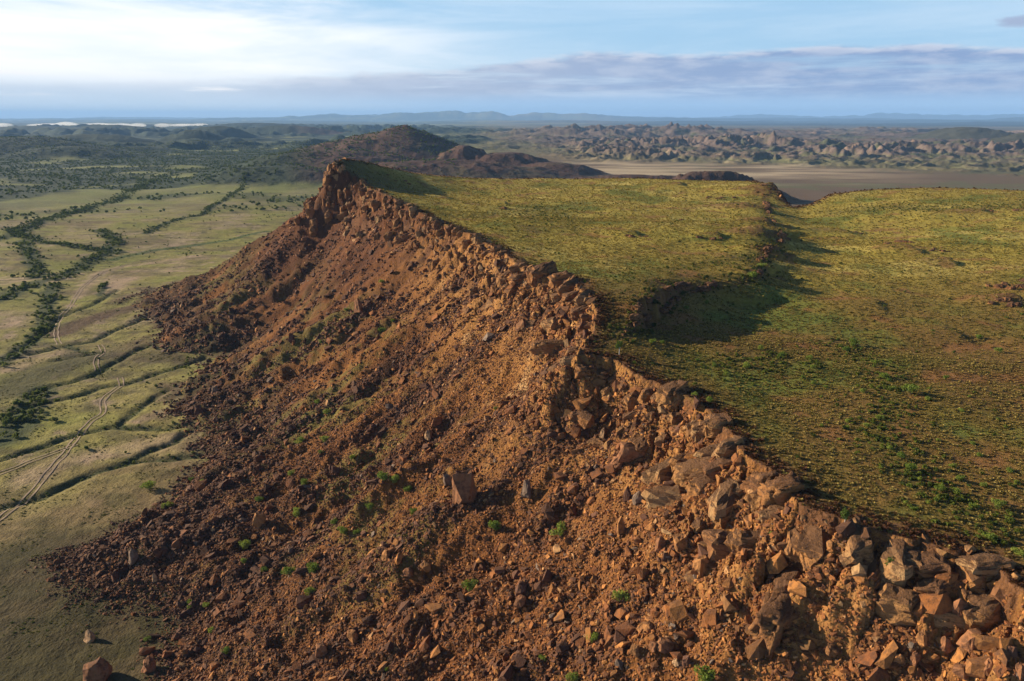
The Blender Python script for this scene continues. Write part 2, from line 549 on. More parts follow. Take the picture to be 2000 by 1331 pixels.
def ground_z(x, y, parts=None):
    """Valley floor, plain, hills and far country, without the mesa."""
    r = np.hypot(x, y)
    azd = np.degrees(np.arctan2(x, y))
    z = 1.6 * fbm(x / 140, y / 140, 3, 61) + 0.7 * fbm(x / 33, y / 33, 3, 62) * sst(1800, 300, r)
    # rolling paddocks in the middle of the valley
    roll = sst(500, 800, r) * sst(2500, 1300, r) * sst(2, -14, azd)
    z = z + roll * 9.0 * (0.35 + fbm(x / 300 + 4, y / 210, 3, 63))
    big = np.zeros_like(x)
    for hx, hy, h, rx, ry, pw, sd in HILLS:
        m = (np.abs(x - hx) < rx * 1.6) & (np.abs(y - hy) < ry * 1.6)
        if not m.any():
            continue
        xx, yy = x[m], y[m]
        s = min(rx, ry)
        dxh = xx - hx
        if sd == 0:
            dxh = np.where(dxh > 0, dxh * 1.65, dxh)
        q = np.hypot(dxh / rx, (yy - hy) / ry)
        q = q + (0.17 if sd else 0.10) * fbm(xx / s * 1.7 + sd, yy / s * 1.7, 4, 70 + sd)
        qc = np.clip(q, 0, 1)
        bell = (1.0 - qc * qc) ** 2 if sd else np.clip(1.0 - qc, 0, 1) ** pw
        hgt = h * bell * (1.0 + (0.22 if sd else 0.12) * (ridged(xx / s * 2.6, yy / s * 2.6, 4, 90 + sd) - 0.5) * sst(0.0, 0.35, q))
        hgt = np.minimum(hgt, h * 0.985 + 0.12 * (hgt - h * 0.985))
        big[m] = np.maximum(big[m], hgt)
    # broken badland country on the right, dark wooded hills on the left
    bad = sst(-9, 6, azd + 4 * fbm(x / 900, y / 900, 2, 64)) * sst(2350, 3400, r + 260 * fbm(x / 500, y / 500, 2, 65) + 0.0) * sst(9500, 6800, r)
    near_bad = sst(0, 10, azd) * sst(2080, 2500, r + 250 * fbm(x / 700, y / 300, 2, 76) + 10 * (azd - 14)) * sst(4600, 3200, r)
    wx_ = x + 220 * fbm(x / 700, y / 700, 3, 77)
    wy_ = y + 220 * fbm(x / 700, y / 700, 3, 78)
    rd = ridged(wx_ / 760, wy_ / 520, 6, 66, 0.56)
    rd2 = ridged(x / 130 + 7, y / 130, 4, 67, 0.55)
    lf = sst(7000, 4200, r)
    badz = (bad * (105 * np.clip(rd - 0.22, 0, 1) ** 1.4 * lerp(0.5, 1.0, sst(3000, 5600, r)) * (0.6 + 0.8 * sst(-0.3, 0.4, fbm(x / 1500, y / 1500, 2, 75))) + 13 * (rd2 - 0.3)) * lerp(1.0, 0.55, sst(14, 30, azd))
            + near_bad * 34 * sst(0.30, 0.9, rd2) * (0.35 + 0.65 * sst(-0.2, 0.3, fbm(x / 700, y / 700, 2, 68))))
    left = sst(4, -8, azd) * sst(2300, 4200, r) * sst(15000, 9000, r)
    lh = ridged(x / 620 + 3, y / 520, 5, 69, 0.55)
    leftz = sst(14, 0, big) * left * 60 * sst(0.36, 0.95, lh) * sst(-0.25, 0.35, fbm(x / 2200, y / 2200, 2, 71) + 0.1)
    far = sst(12000, 20000, r)
    farz = far * (60 * sst(-0.1, 0.5, fbm(x / 5000, y / 3500, 3, 72)))
    # two far ranges standing above the horizon
    rng1 = sst(26000, 28000, r) * sst(34000, 31000, r)
    prof = np.interp(azd, [-60, -34, -22, -14, -8, -2, 2, 6, 10, 30, 34, 60], [0, 20, 60, 215, 290, 330, 300, 240, 90, 40, 120, 150])
    prof = prof * (0.75 + 0.5 * fbm(azd / 1.6, r / 9000, 4, 73))
    rng2 = sst(38000, 41000, r)
    prof2 = np.interp(azd, [-60, -20, 14, 17, 19, 22, 24, 26, 29, 31, 33, 36, 60], [60, 80, 130, 300, 250, 190, 250, 330, 250, 240, 350, 370, 240])
    prof2 = prof2 * (0.8 + 0.5 * fbm(azd / 0.9, 3.0 + azd * 0, 4, 74))
    farz = farz + rng1 * np.maximum(prof, 0) + rng2 * np.maximum(prof2, 0)
    z = z + big + sst(10, 0, big) * badz + leftz + farz
    if parts is not None:
        parts.update(big=big, bad=np.clip(bad + near_bad, 0, 1), badz=badz, leftz=leftz, far=far, r=r, az=azd, farz=rng1 * prof + rng2 * prof2)
    return z


def wash_depth(x, y):
    d = np.full(x.shape, 1e9)
    for w in WASHES:
        d = np.minimum(d, poly_dist(x, y, w)[0])
    return d


def height(x, y, parts=None):
    x = np.asarray(x, float)
    y = np.asarray(y, float)
    z = ground_z(x, y, parts)
    near = np.hypot(x, y) < 1100
    dmf = np.full(x.shape, 1e4)
    dff = np.full(x.shape, -1e4)
    tt = np.full(x.shape, 1.0)
    wd = np.full(x.shape, 1e4)
    if near.any():
        xn, yn = x[near], y[near]
        dm, df, nx, ny = mesa_fields(xn, yn)
        zg = z[near]
        # pediment rising to the foot
        zg = zg + 5.0 * np.exp(-np.maximum(-df, 0) / 55.0)
        w = np.full(xn.shape, 1e4)
        lowland = (df < 6)
        if lowland.any():
            w[lowland] = wash_depth(xn[lowland] + 1.5 * fbm(xn[lowland] / 9, yn[lowland] / 9, 2, 33), yn[lowland] + 1.5 * fbm(xn[lowland] / 9, yn[lowland] / 9, 2, 34))
        zg = zg - 1.3 * np.exp(-(w / 2.2) ** 2) + 0.5 * fbm(xn / 8, yn / 8, 3, 36)
        inn = dm <= 0
        zt = plateau_z(np.where(inn, xn, nx), np.where(inn, yn, ny))
        out = ~inn
        acc, wsum = np.zeros(out.sum(), np.float32), np.zeros(out.sum(), np.float32)
        xo, yo = xn[out].astype(np.float32), yn[out].astype(np.float32)
        for (qx, qy), qz in zip(RIM_SAMPLES, RIM_Z):
            wgt = 1.0 / ((xo - qx) ** 2 + (yo - qy) ** 2 + 9.0) ** 2
            acc += wgt * qz
            wsum += wgt
        zt[out] = lerp(zt[out], acc / wsum, sst(1.5, 14, dm[out]))
        a = xn * AX + yn * AY
        b = xn * BX + yn * BY
        t = np.clip(dm, 0, None) / (np.clip(dm, 0, None) + np.clip(df, 1e-3, None))
        t = np.where(dm <= 0, 0, np.where(df <= 0, 1, t))
        # cliff band in three ledges
        dj = dm + 1.3 * fbm(xn / 2.4, yn / 2.4, 2, 21) + 1.2 * fbm(xn / 7, yn / 7, 2, 23)
        ledge = 0.40 * sst(0, 1.6, dj) + 0.32 * sst(3.5, 6.0, dj) + 0.28 * sst(8.0, 11.0, dj)
        ch = np.clip(5.0 + 3.5 * fbm(xn / 28, yn / 28, 2, 24) + 4.0 * sst(130, 30, np.hypot(xn - PEAK[0], yn - PEAK[1])), 1.5, 11)
        drop = zt - zg
        g = 1.0 - np.clip(1.0 - t, 0, 1) ** 1.35
        talus = ch * ledge + (drop - ch) * g
        zs = zt - talus
        # spurs, gullies and lumps down the talus
        bulge = np.sin(np.pi * np.clip(t, 0, 1)) ** 0.7
        zs = zs + bulge * (5.0 * fbm(a / 34, b / 95, 3, 25) + 2.2 * fbm(a / 8, b / 30, 3, 26) + 9.0 * sst(0.15, 0.5, t) * (ridged(a / 52 + 3, b / 130, 3, 35) - 0.5))
        zs = zs + sst(0.0, 0.06, t) * sst(1.0, 0.85, t) * (1.6 * (ridged(xn / 11, yn / 11, 3, 27) - 0.45) + 0.5 * fbm(xn / 2.6, yn / 2.6, 2, 28))
        # fractured bedrock of the rim band
        bw = 15.0 + 6.0 * fbm(xn / 30, yn / 30, 2, 37)
        bd = (dm > -1.5) & (dm < 26)
        if bd.any():
            xb, yb = xn[bd] + 0.8 * fbm(xn[bd] / 3, yn[bd] / 3, 2, 38), yn[bd] + 0.8 * fbm(xn[bd] / 3, yn[bd] / 3, 2, 39)
            ab, bb = xb * AX + yb * AY, xb * BX + yb * BY
            v1, e1 = cells(ab / 1.0, bb / 1.5, 5.2, 3)
            v2, e2 = cells(ab, bb / 1.3, 2.1, 9)
            amp = sst(-1.0, 1.5, dm[bd]) * sst(1.0, 0.55, dm[bd] / bw[bd])
            zs[bd] += amp * (3.4 * (v1 - 0.35) + 1.1 * (v2 - 0.5) - 1.6 * sst(0.16, 0.02, e1) - 0.5 * sst(0.14, 0.02, e2))
        rub = sst(0.55, 0.95, t) * sst(1.0, 0.97, t)
        zs = zs + rub * 2.4 * sst(0.0, 0.45, fbm(xn / 16, yn / 16, 3, 29) + 0.12)
        zi = zt + 1.5 * sst(2, 25, -dm) * fbm(xn / 52, yn / 40, 2, 32) + 0.45 * fbm(xn / 16, yn / 16, 3, 30) + 0.12 * fbm(xn / 2.1, yn / 2.1, 2, 31)
        zz = np.where(inn, zi, np.where(df > 0, zs, zg))
        z[near] = zz
        dmf[near], dff[near], tt[near], wd[near] = dm, df, t, w
    if parts is not None:
        parts.update(dm=dmf, df=dff, t=tt, wash=wd)
    return z


# ------------------------------------------------------------------ terrain grid: fine near the viewpoint, coarse far off
NA = 1000
AZ = np.radians(np.linspace(-50, 50, NA))
RR = np.concatenate([np.geomspace(2.0, 44.0, 40)[:-1], np.geomspace(44.0, 900.0, 640)[:-1], np.geomspace(900.0, 9500.0, 400)[:-1], np.geomspace(9500.0, 46000.0, 75)])
NR = len(RR)
GA, GR = np.meshgrid(AZ, RR)                    # (NR, NA)
GX, GY = (np.sin(GA) * GR).ravel(), (np.cos(GA) * GR).ravel()
PT = {}
GZ = height(GX, GY, PT)


def C3(r, g, b):
    return np.array([r, g, b], float)


def blend(col, new, w):
    return col + (new - col) * np.clip(w, 0, 1)[:, None]


def line_mask(x, y, line, width, soft=0.5):
    """1 on a line, falling to 0 past its width; only evaluated near the line's box."""
    L = np.asarray(line)
    pad = width * 3
    m = (x > L[:, 0].min() - pad) & (x < L[:, 0].max() + pad) & (y > L[:, 1].min() - pad) & (y < L[:, 1].max() + pad)
    out = np.zeros(x.shape)
    if m.any():
        d = poly_dist(x[m], y[m], line)[0]
        out[m] = 1.0 - sst(width * soft, width, d)
    return out


def surface_colour(x, y, z, P):
    n = len(x)
    r, azd, dm, df, t = P['r'], P['az'], P['dm'], P['df'], P['t']
    n1 = fbm(x / 60, y / 60, 4, 101)
    n2 = fbm(x / 14, y / 14, 4, 102)
    n3 = fbm(x / 3, y / 3, 3, 103)
    n4 = fbm(x / 24 + 0.5 * n2, y / 9, 4, 110)
    nw = fbm(x / 320, y / 320, 4, 104)
    a = x * AX + y * AY
    b = x * BX + y * BY
    # ---- valley floor and plain
    col = np.tile(C3(0.215, 0.185, 0.060), (n, 1))
    col = blend(col, C3(0.185, 0.185, 0.045), sst(-0.1, 0.35, n1))
    col = blend(col, C3(0.25, 0.195, 0.115), sst(0.0, 0.4, -n1 + 0.4 * n2))
    col = blend(col, C3(0.36, 0.26, 0.18), sst(0.18, 0.5, n2 - 0.5 * n1) * sst(1200, 500, r))
    col = blend(col, C3(0.095, 0.080, 0.045), sst(0.22, 0.5, nw + 0.3 * n2))
    col = blend(col, C3(0.120, 0.085, 0.050), sst(0.0, 0.35, fbm(x / 110 + 8, y / 70, 4, 111)) * 0.8 * sst(2300, 1500, r))
    col = blend(col, C3(0.095, 0.085, 0.036), sst(0.04, 0.36, n4) * 0.8 * sst(1600, 900, r))
    col = blend(col, C3(0.24, 0.22, 0.075), sst(0.10, 0.42, -n4) * 0.6 * sst(1600, 900, r))
    if (r < 1500).any():
        m = r < 1500
        xs, ys = x[m] + 3 * n2[m], y[m] + 3 * n3[m]
        cm = col[m]
        cm = blend(cm, C3(0.185, 0.128, 0.062), sst(360, 200, np.hypot(x[m], y[m])) * 0.75)
        cm = blend(cm, C3(0.085, 0.072, 0.026), sst(360, 230, np.hypot(x[m], y[m])) * sst(0.0, 0.35, fbm(x[m] / 18 + 6, y[m] / 12, 4, 112)) * 0.85)
        for ln, wd in SANDS:
            cm = blend(cm, C3(0.33, 0.235, 0.165), 0.8 * line_mask(xs, ys, ln, wd, 0.3) * (0.7 + 0.6 * n2[m]))
        for k, ln in enumerate(WASHES):
            cm = blend(cm, C3(0.045, 0.055, 0.022), 0.9 * line_mask(xs, ys, ln, 3.2, 0.3) * sst(-0.7, 0.1, n2[m] + 0.4))
        cm = blend(cm, C3(0.05, 0.085, 0.03), 0.8 * line_mask(xs, ys, SHRUBLINE, 7, 0.4))
        # dark fan of brown wash below the spur
        cm = blend(cm, C3(0.085, 0.05, 0.035), 0.9 * line_mask(xs, ys, ground_line([(300, 605), (230, 615), (170, 630), (120, 650)]), 14, 0.3))
        cm = blend(cm, C3(0.06, 0.055, 0.03), 0.8 * line_mask(xs, ys, ground_line([(20, 760), (70, 730), (120, 715), (170, 700)]), 22, 0.2))
        cm = blend(cm, C3(0.042, 0.036, 0.014), 0.95 * line_mask(xs, ys, ground_line([(70, 1130), (110, 1190), (230, 1210), (260, 1290), (150, 1331), (60, 1400)]), 34, 0.45))
        for ln, wd in CREEKS:
            cm = blend(cm, C3(0.040, 0.055, 0.024), 0.9 * line_mask(xs, ys, ln, wd * 1.0, 0.3))
        col[m] = cm
    # plain behind the mesa: purple brown, pale flats
    back = sst(-7, 3, azd - 2 * n1) * sst(650, 900, r)
    col = blend(col, C3(0.125, 0.085, 0.062), back * 0.9)
    col = blend(col, C3(0.12, 0.115, 0.06), back * sst(0.05, 0.4, nw + 0.5 * n1))
    pale = sst(1500, 1720, r + 200 * nw - 8 * (azd - 12)) * sst(2450, 2100, r + 260 * nw + 6 * (azd - 12)) * sst(2, 7, azd) * sst(31, 18, azd)
    col = blend(col, C3(0.42, 0.33, 0.22), pale * sst(-0.35, 0.25, fbm(x / 300, y / 90, 4, 105)))
    # middle distance on the left: green paddocks with dark woodland
    midl = sst(0, -8, azd) * sst(1000, 1500, r)
    wood = sst(0.0, 0.20, fbm(x / 260 + 5, y / 170, 5, 106) + 0.34 * sst(1300, 1750, r) - 0.02)
    col = blend(col, C3(0.165, 0.185, 0.070), midl * 0.7)
    col = blend(col, C3(0.024, 0.040, 0.026), midl * wood * 0.95)
    # hills
    big = P['big']
    hm = sst(3.0, 14.0, big)
    hc = np.tile(C3(0.068, 0.038, 0.030), (n, 1))
    hc = blend(hc, C3(0.092, 0.060, 0.040), sst(0.0, 0.4, n1))
    hc = blend(hc, C3(0.06, 0.060, 0.038), sst(0.25, 0.55, nw + 0.4 * n1) * 0.6)
    hc = blend(hc, C3(0.028, 0.042, 0.026), sst(-13, -17, azd))
    hc = blend(hc, C3(0.05, 0.05, 0.035), sst(3000, 3600, r) * sst(0, 10, azd))
    col = col + (hc - col) * hm[:, None]
    # badlands
    bz = P['badz']
    bm = P['bad'] * sst(2, 16, bz) * (1 - hm)
    bc = np.tile(C3(0.125, 0.092, 0.078), (n, 1))
    bc = blend(bc, C3(0.27, 0.19, 0.14), sst(0.18, 0.5, fbm(x / 240, y / 240, 4, 107)))
    bc = blend(bc, C3(0.075, 0.080, 0.045), sst(0.05, 0.4, fbm(x / 150 + 3, y / 150, 4, 108)))
    col = blend(col, C3(0.12, 0.13, 0.055), P['bad'] * 0.8 * (1 - hm))
    col = blend(col, C3(0.085, 0.075, 0.045), P['bad'] * sst(-0.1, 0.3, n1 + nw) * 0.8 * (1 - hm))
    col = col + (bc - col) * bm[:, None]
    lm = sst(4, 20, P['leftz'])
    col = blend(col, C3(0.026, 0.042, 0.027), lm * sst(-0.5, 0.0, n1 + 0.2))
    # far country
    fr = sst(8500, 11500, r)
    col = blend(col, C3(0.15, 0.16, 0.085), fr * sst(0.05, 0.3, fbm(x / 2600, y / 1500, 4, 109)) * 0.8)
    col = blend(col, C3(0.030, 0.045, 0.040), fr * sst(0.05, -0.15, fbm(x / 2600, y / 1500, 4, 109)) * 0.85)
    col = blend(col, C3(0.020, 0.034, 0.045), sst(11500, 13500, r) * sst(4, 12, azd))  # cloud shadow over the far right country, put into the colour
    # ---- talus slope
    sl = (dm > 0) & (df > 0)
    if sl.any():
        m = sl
        aa, bb, tm, xm, ym = a[m], b[m], t[m], x[m], y[m]
        streak = fbm(aa / 13, bb / 60, 4, 121)
        fine = fbm(xm / 1.7, ym / 1.7, 3, 122)
        c = np.tile(C3(0.125, 0.048, 0.016), (m.sum(), 1))
        c = blend(c, C3(0.215, 0.088, 0.024), sst(-0.05, 0.3, streak + 0.3 * fine))
        c = blend(c, C3(0.050, 0.022, 0.011), sst(0.05, 0.35, -streak + 0.3 * n2[m]))
        up = sst(0.34, 0.10, tm + 0.10 * n2[m]) * sst(380, 270, ym)
        c = blend(c, C3(0.32, 0.155, 0.046), up * sst(-0.4, 0.2, n2[m] + 0.25))
        c = blend(c, C3(0.42, 0.27, 0.13), up * sst(0.18, 0.42, fbm(xm / 9, ym / 12, 3, 123)) * 0.8)
        grassy = sst(0.22, 0.45, tm) * sst(-0.08, 0.22, fbm(aa / 22 + 2, bb / 45, 4, 124) + 0.25 * n3[m])
        c = blend(c, C3(0.135, 0.110, 0.030), 0.9 * grassy)
        c = blend(c, C3(0.042, 0.028, 0.014), sst(0.55, 0.9, tm) * sst(0.35, -0.1, n2[m]) * 0.8)
        c = blend(c, C3(0.095, 0.036, 0.016), sst(300, 400, ym) * sst(0.75, 0.45, tm) * 0.75)
        nearred = sst(190, 110, ym)
        c = blend(c, C3(0.165, 0.062, 0.020), nearred * 0.6)
        bandm = sst(24, 10, dm[m])
        vb, _e = cells(aa, bb / 1.5, 5.2, 3)
        c = blend(c, C3(0.30, 0.145, 0.048), bandm * sst(0.35, 0.6, vb) * sst(400, 280, ym) * 0.8)
        c = blend(c, C3(0.120, 0.056, 0.028), bandm * sst(0.4, 0.15, vb) * 0.8)
        c = c * (1.0 + 0.35 * fine)[:, None]
        col[m] = c
    fringe = sst(26, 0, -df) * (df <= 0) * (dm > 0)
    col = blend(col, C3(0.085, 0.06, 0.03), fringe * sst(-0.2, 0.3, n2 + 0.3 * n3) * 0.9)
    # ---- plateau
    pl = dm <= 0
    if pl.any():
        m = pl
        xm, ym = x[m], y[m]
        c = np.tile(C3(0.140, 0.084, 0.024), (m.sum(), 1))
        p1 = fbm(xm / 45, ym / 45, 4, 131)
        p2 = fbm(xm / 13, ym / 13, 4, 132)
        c = blend(c, C3(0.135, 0.105, 0.022), sst(-0.1, 0.3, p1))
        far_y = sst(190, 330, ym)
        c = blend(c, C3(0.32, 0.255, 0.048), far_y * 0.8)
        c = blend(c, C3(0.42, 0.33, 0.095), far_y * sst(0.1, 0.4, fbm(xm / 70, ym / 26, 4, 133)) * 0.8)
        c = blend(c, C3(0.105, 0.125, 0.024), sst(0.06, 0.36, p1 - 0.3 * p2) * 0.85)
        c = blend(c, C3(0.185, 0.088, 0.034), sst(0.14, 0.42, p2 - 0.5 * p1) * 0.75)
        for ln_, wd_ in PLATEAU_GREENS:
            c = blend(c, C3(0.095, 0.095, 0.022), 0.6 * line_mask(xm + 4 * p2, ym + 4 * p1, ln_, wd_, 0.1) * sst(-0.5, 0.1, p2))
        edge = sst(7, 0.5, -dm[m] + 3 * n3[m])
        c = blend(c, C3(0.130, 0.062, 0.030), edge * sst(-0.5, 0.1, n2[m] + 0.2))
        dy_ = np.hypot(xm - PEAK[0], ym - PEAK[1])
        c = blend(c, C3(0.07, 0.062, 0.026), sst(75, 25, dy_) * 0.8)
        lg = ledges(xm, ym)
        c = blend(c, C3(0.125, 0.062, 0.030), sst(0.8, 2.2, lg) * sst(-0.35, 0.15, n3[m] + 0.15) * 0.85)
        sc = np.abs(scarp_side(xm, ym) + 2.2 * fbm(xm / 11, ym / 11, 3, 41))
        c = blend(c, C3(0.11, 0.058, 0.028), sst(4.0, 1.0, sc) * sst(-0.4, 0.1, n3[m]) * 0.8)
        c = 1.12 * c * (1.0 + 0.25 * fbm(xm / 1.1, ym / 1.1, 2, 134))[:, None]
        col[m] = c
    col = col * (1.0 + 0.18 * n3 * sst(900, 200, r))[:, None]
    return np.clip(col, 0.008, 0.6)


PLATEAU_GREENS = [([at_z(u, v, 68.0) for u, v in p], w) for p, w in (
    ([(1630, 655), (1660, 672), (1700, 705), (1730, 735), (1745, 770), (1730, 800), (1700, 830), (1735, 872), (1780, 912), (1840, 955), (1905, 990), (1980, 1020)], 6.0),
    ([(1350, 700), (1420, 715), (1480, 690), (1530, 695), (1590, 715)], 9.0),
    ([(1200, 610), (1280, 560), (1400, 540), (1480, 525), (1500, 500)], 10.0),
    ([(1650, 425), (1740, 425), (1850, 432), (1960, 430), (2050, 425)], 22.0),
    ([(1040, 430), (1100, 450), (1050, 480)], 22.0))]
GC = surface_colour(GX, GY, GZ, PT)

# which piece of the setting each grid point belongs to
REG = np.full(len(GX), 2, np.int8)                                   # valley floor
REG[(PT['az'] > -6) & (PT['r'] > 640)] = 3                           # plain behind the mesa
REG[(PT['bad'] > 0.35) & (PT['r'] > 2100)] = 4                       # badlands
REG[PT['big'] > 6] = 5                                               # hills
REG[(PT['leftz'] > 5) & (PT['r'] > 2600)] = 6
REG[PT['r'] > 9500] = 7                                              # distant country
REG[(PT['farz'] > 25) & (PT['r'] > 20000)] = 8
REG[(PT['dm'] > 0) & (PT['df'] > 0)] = 1                             # rocky slope
REG[PT['dm'] <= 0] = 0                                               # plateau


def ground_material(name, fine_scale, bump_dist, bump_strength, stone=0.0):
    m = bpy.data.materials.new(name)
    m.use_nodes = True
    T = NT(m.node_tree)
    at = T.n('ShaderNodeAttribute', attribute_name='albedo')
    geo = T.n('ShaderNodeNewGeometry')
    pos = geo.outputs['Position']
    f1 = T.noise(pos, fine_scale, 5.0, 0.65)
    f2 = T.noise(pos, fine_scale * 4.3, 4.0, 0.6)
    k = T.math('MULTIPLY_ADD', f1, 1.1, 0.45)
    c = T.mix(1.0, at.outputs['Color'], T.n('ShaderNodeCombineColor').outputs[0], 'MULTIPLY')
    comb = c.node.inputs[7].links[0].from_node
    for i in range(3):
        T.link(T.math('MULTIPLY', k, T.math('MULTIPLY_ADD', f2, 0.7, 0.65)), comb.inputs[i])
    hgt = T.math('MULTIPLY_ADD', f2, 0.5, f1)
    if stone:
        vo = T.n('ShaderNodeTexVoronoi', feature='F1')
        T.link(pos, vo.inputs['Vector'])
        vo.inputs['Scale'].default_value = stone
        hgt = T.math('SUBTRACT', hgt, T.math('MULTIPLY', vo.outputs['Distance'], 0.7))
        v2 = T.n('ShaderNodeSeparateColor')
        T.link(vo.outputs['Color'], v2.inputs[0])
        c = T.mix(T.math('MULTIPLY', v2.outputs[0], 0.55), c, T.mix(0.5, c, (0.03, 0.018, 0.012)))
    bp = T.n('ShaderNodeBump')
    bp.inputs['Strength'].default_value = bump_strength
    bp.inputs['Distance'].default_value = bump_dist
    T.link(hgt, bp.inputs['Height'])
    bs = T.n('ShaderNodeBsdfPrincipled')
    T.link(c, bs.inputs['Base Color'])
    bs.inputs['Roughness'].default_value = 0.95
    bs.inputs['Specular IOR Level'].default_value = 0.1
    T.link(bp.outputs[0], bs.inputs['Normal'])
    out = T.n('ShaderNodeOutputMaterial')
    T.link(bs.outputs[0], out.inputs['Surface'])
    return m


M_PLATEAU = ground_material('plateau_grass', 0.9, 0.45, 0.8)
M_SLOPE = ground_material('talus_earth', 1.1, 0.5, 0.9, 1.6)
M_VALLEY = ground_material('valley_grass', 0.30, 1.2, 0.8)
M_FAR = ground_material('far_country', 0.02, 9.0, 0.6)

# grid normals, so that the pieces meet without a seam
_P = np.stack([GX, GY, GZ], 1).reshape(NR, NA, 3)
_du = np.gradient(_P, axis=1)
_dv = np.gradient(_P, axis=0)
GN = np.cross(_du, _dv)
GN /= np.linalg.norm(GN, axis=2, keepdims=True) + 1e-12
GN = GN.reshape(-1, 3)

_i = np.arange(NR * NA).reshape(NR, NA)
QUADS = np.stack([_i[:-1, :-1], _i[:-1, 1:], _i[1:, 1:], _i[1:, :-1]], -1).reshape(-1, 4)
QREG = REG[QUADS[:, 0]]


def grid_piece(name, face_mask, mat):
    q = QUADS[face_mask]
    used, inv = np.unique(q, return_inverse=True)
    q = inv.reshape(-1, 4)
    me = bpy.data.meshes.new(name)
    me.vertices.add(len(used))
    me.vertices.foreach_set('co', np.stack([GX[used], GY[used], GZ[used]], 1).astype(np.float32).ravel())
    me.loops.add(len(q) * 4)
    me.loops.foreach_set('vertex_index', q[:, ::-1].astype(np.int32).ravel())
    me.polygons.add(len(q))
    me.polygons.foreach_set('loop_start', np.arange(0, len(q) * 4, 4, dtype=np.int32))
    me.polygons.foreach_set('use_smooth', np.ones(len(q), bool))
    me.update(calc_edges=True)
    ca = me.color_attributes.new('albedo', 'FLOAT_COLOR', 'POINT')
    ca.data.foreach_set('color', np.concatenate([GC[used], np.ones((len(used), 1))], 1).astype(np.float32).ravel())
    me.materials.append(mat)
    ob = bpy.data.objects.new(name, me)
    COL.objects.link(ob)
    ob['kind'] = 'structure'
    return ob


plateau = grid_piece('plateau', QREG == 0, M_PLATEAU)
slope = grid_piece('rocky_slope', QREG == 1, M_SLOPE)
valley = grid_piece('valley_floor', QREG == 2, M_VALLEY)
plain = grid_piece('plain', QREG == 3, M_VALLEY)
badlands = grid_piece('badland_hills', QREG == 4, M_FAR)
hills = grid_piece('hills', QREG == 5, M_FAR)
woodhills = grid_piece('wooded_hills', QREG == 6, M_FAR)
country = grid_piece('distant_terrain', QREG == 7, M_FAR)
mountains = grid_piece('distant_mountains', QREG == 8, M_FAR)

# ------------------------------------------------------------------ haze: one closed box of even, thin air
bm = bmesh.new()
bmesh.ops.create_cube(bm, size=1.0)
hz = bpy.data.meshes.new('haze')
bm.to_mesh(hz)
bm.free()
haze = bpy.data.objects.new('haze', hz)
haze.scale = (98000.0, 98000.0, 460.0)
haze.location = (0, 0, 205.0)
haze['kind'] = 'stuff'
COL.objects.link(haze)
hm_ = bpy.data.materials.new('thin_blue_air')
hm_.use_nodes = True
T = NT(hm_.node_tree)
pv = T.n('ShaderNodeVolumePrincipled')
pv.inputs['Color'].default_value = (0.31, 0.56, 1.0, 1.0)
pv.inputs['Density'].default_value = 3.8e-5
pv.inputs['Anisotropy'].default_value = 0.0
ho = T.n('ShaderNodeOutputMaterial')
T.link(pv.outputs[0], ho.inputs['Volume'])
hz.materials.append(hm_)

# low white mist lying in the far valley on the left
mist_mat = bpy.data.materials.new('white_mist')
mist_mat.use_nodes = True
T = NT(mist_mat.node_tree)
pv = T.n('ShaderNodeVolumePrincipled')
pv.inputs['Color'].default_value = (1.0, 1.0, 1.0, 1.0)
pv.inputs['Density'].default_value = 0.006
T.link(pv.outputs[0], T.n('ShaderNodeOutputMaterial').inputs['Volume'])
MIST = [(110, 9300, 420), (150, 9700, 300), (300, 9000, 320), (385, 9600, 150), (200, 10000, 260), (5, 9400, 160)]
mm = bmesh.new()
for u, y, hw in MIST:
    x, _ = at_y(u, y, 60.0)
    for q in range(int(hw / 60)):
        f = rng.uniform(-1, 1)
        s = rng.uniform(0.5, 1.0) * (1 - 0.55 * abs(f))
        mt = Matrix.Translation((x + f * hw, y + rng.uniform(-200, 200), 34)) @ Matrix.Diagonal((rng.uniform(60, 150), 160, 42 * s * rng.uniform(0.5, 1), 1))
        bmesh.ops.create_icosphere(mm, subdivisions=2, radius=1.0, matrix=mt)
me = bpy.data.meshes.new('mist')
mm.to_mesh(me)
mm.free()
me.materials.append(mist_mat)
mist = bpy.data.objects.new('mist', me)
mist['kind'] = 'stuff'
COL.objects.link(mist)

# ------------------------------------------------------------------ reading the finished ground
_ri = np.arange(NR, dtype=float)


def on_ground(x, y, fields=('z',)):
    """Bilinear look-up of the finished terrain grid."""
    azr, r = np.arctan2(x, y), np.hypot(x, y)
    fa = np.clip((azr - AZ[0]) / (AZ[-1] - AZ[0]) * (NA - 1), 0, NA - 1.001)
    fr = np.clip(np.interp(r, RR, _ri), 0, NR - 1.001)
    i, j = fr.astype(int), fa.astype(int)
    s, t = fr - i, fa - j
    k = i * NA + j
    out = []
    for f in fields:
        A = {'z': GZ, 'nx': -GN[:, 0], 'ny': -GN[:, 1], 'nz': -GN[:, 2]}.get(f)
        if A is None:
            A = PT[f]
        out.append((A[k] * (1 - t) + A[k + 1] * t) * (1 - s) + (A[k + NA] * (1 - t) + A[k + NA + 1] * t) * s)
    return out


if GN[:, 2].mean() > 0:
    GN = -GN


def ground_hit(u, v):
    """The point of the ground seen at a place in the photograph."""
    return march(u, v, lambda X, Y: on_ground(X, Y)[0], 50, 3000, 900)


def tag(o, label, cat, group=None):
    o['label'] = label
    o['category'] = cat
    if group:
        o['group'] = group
    return o


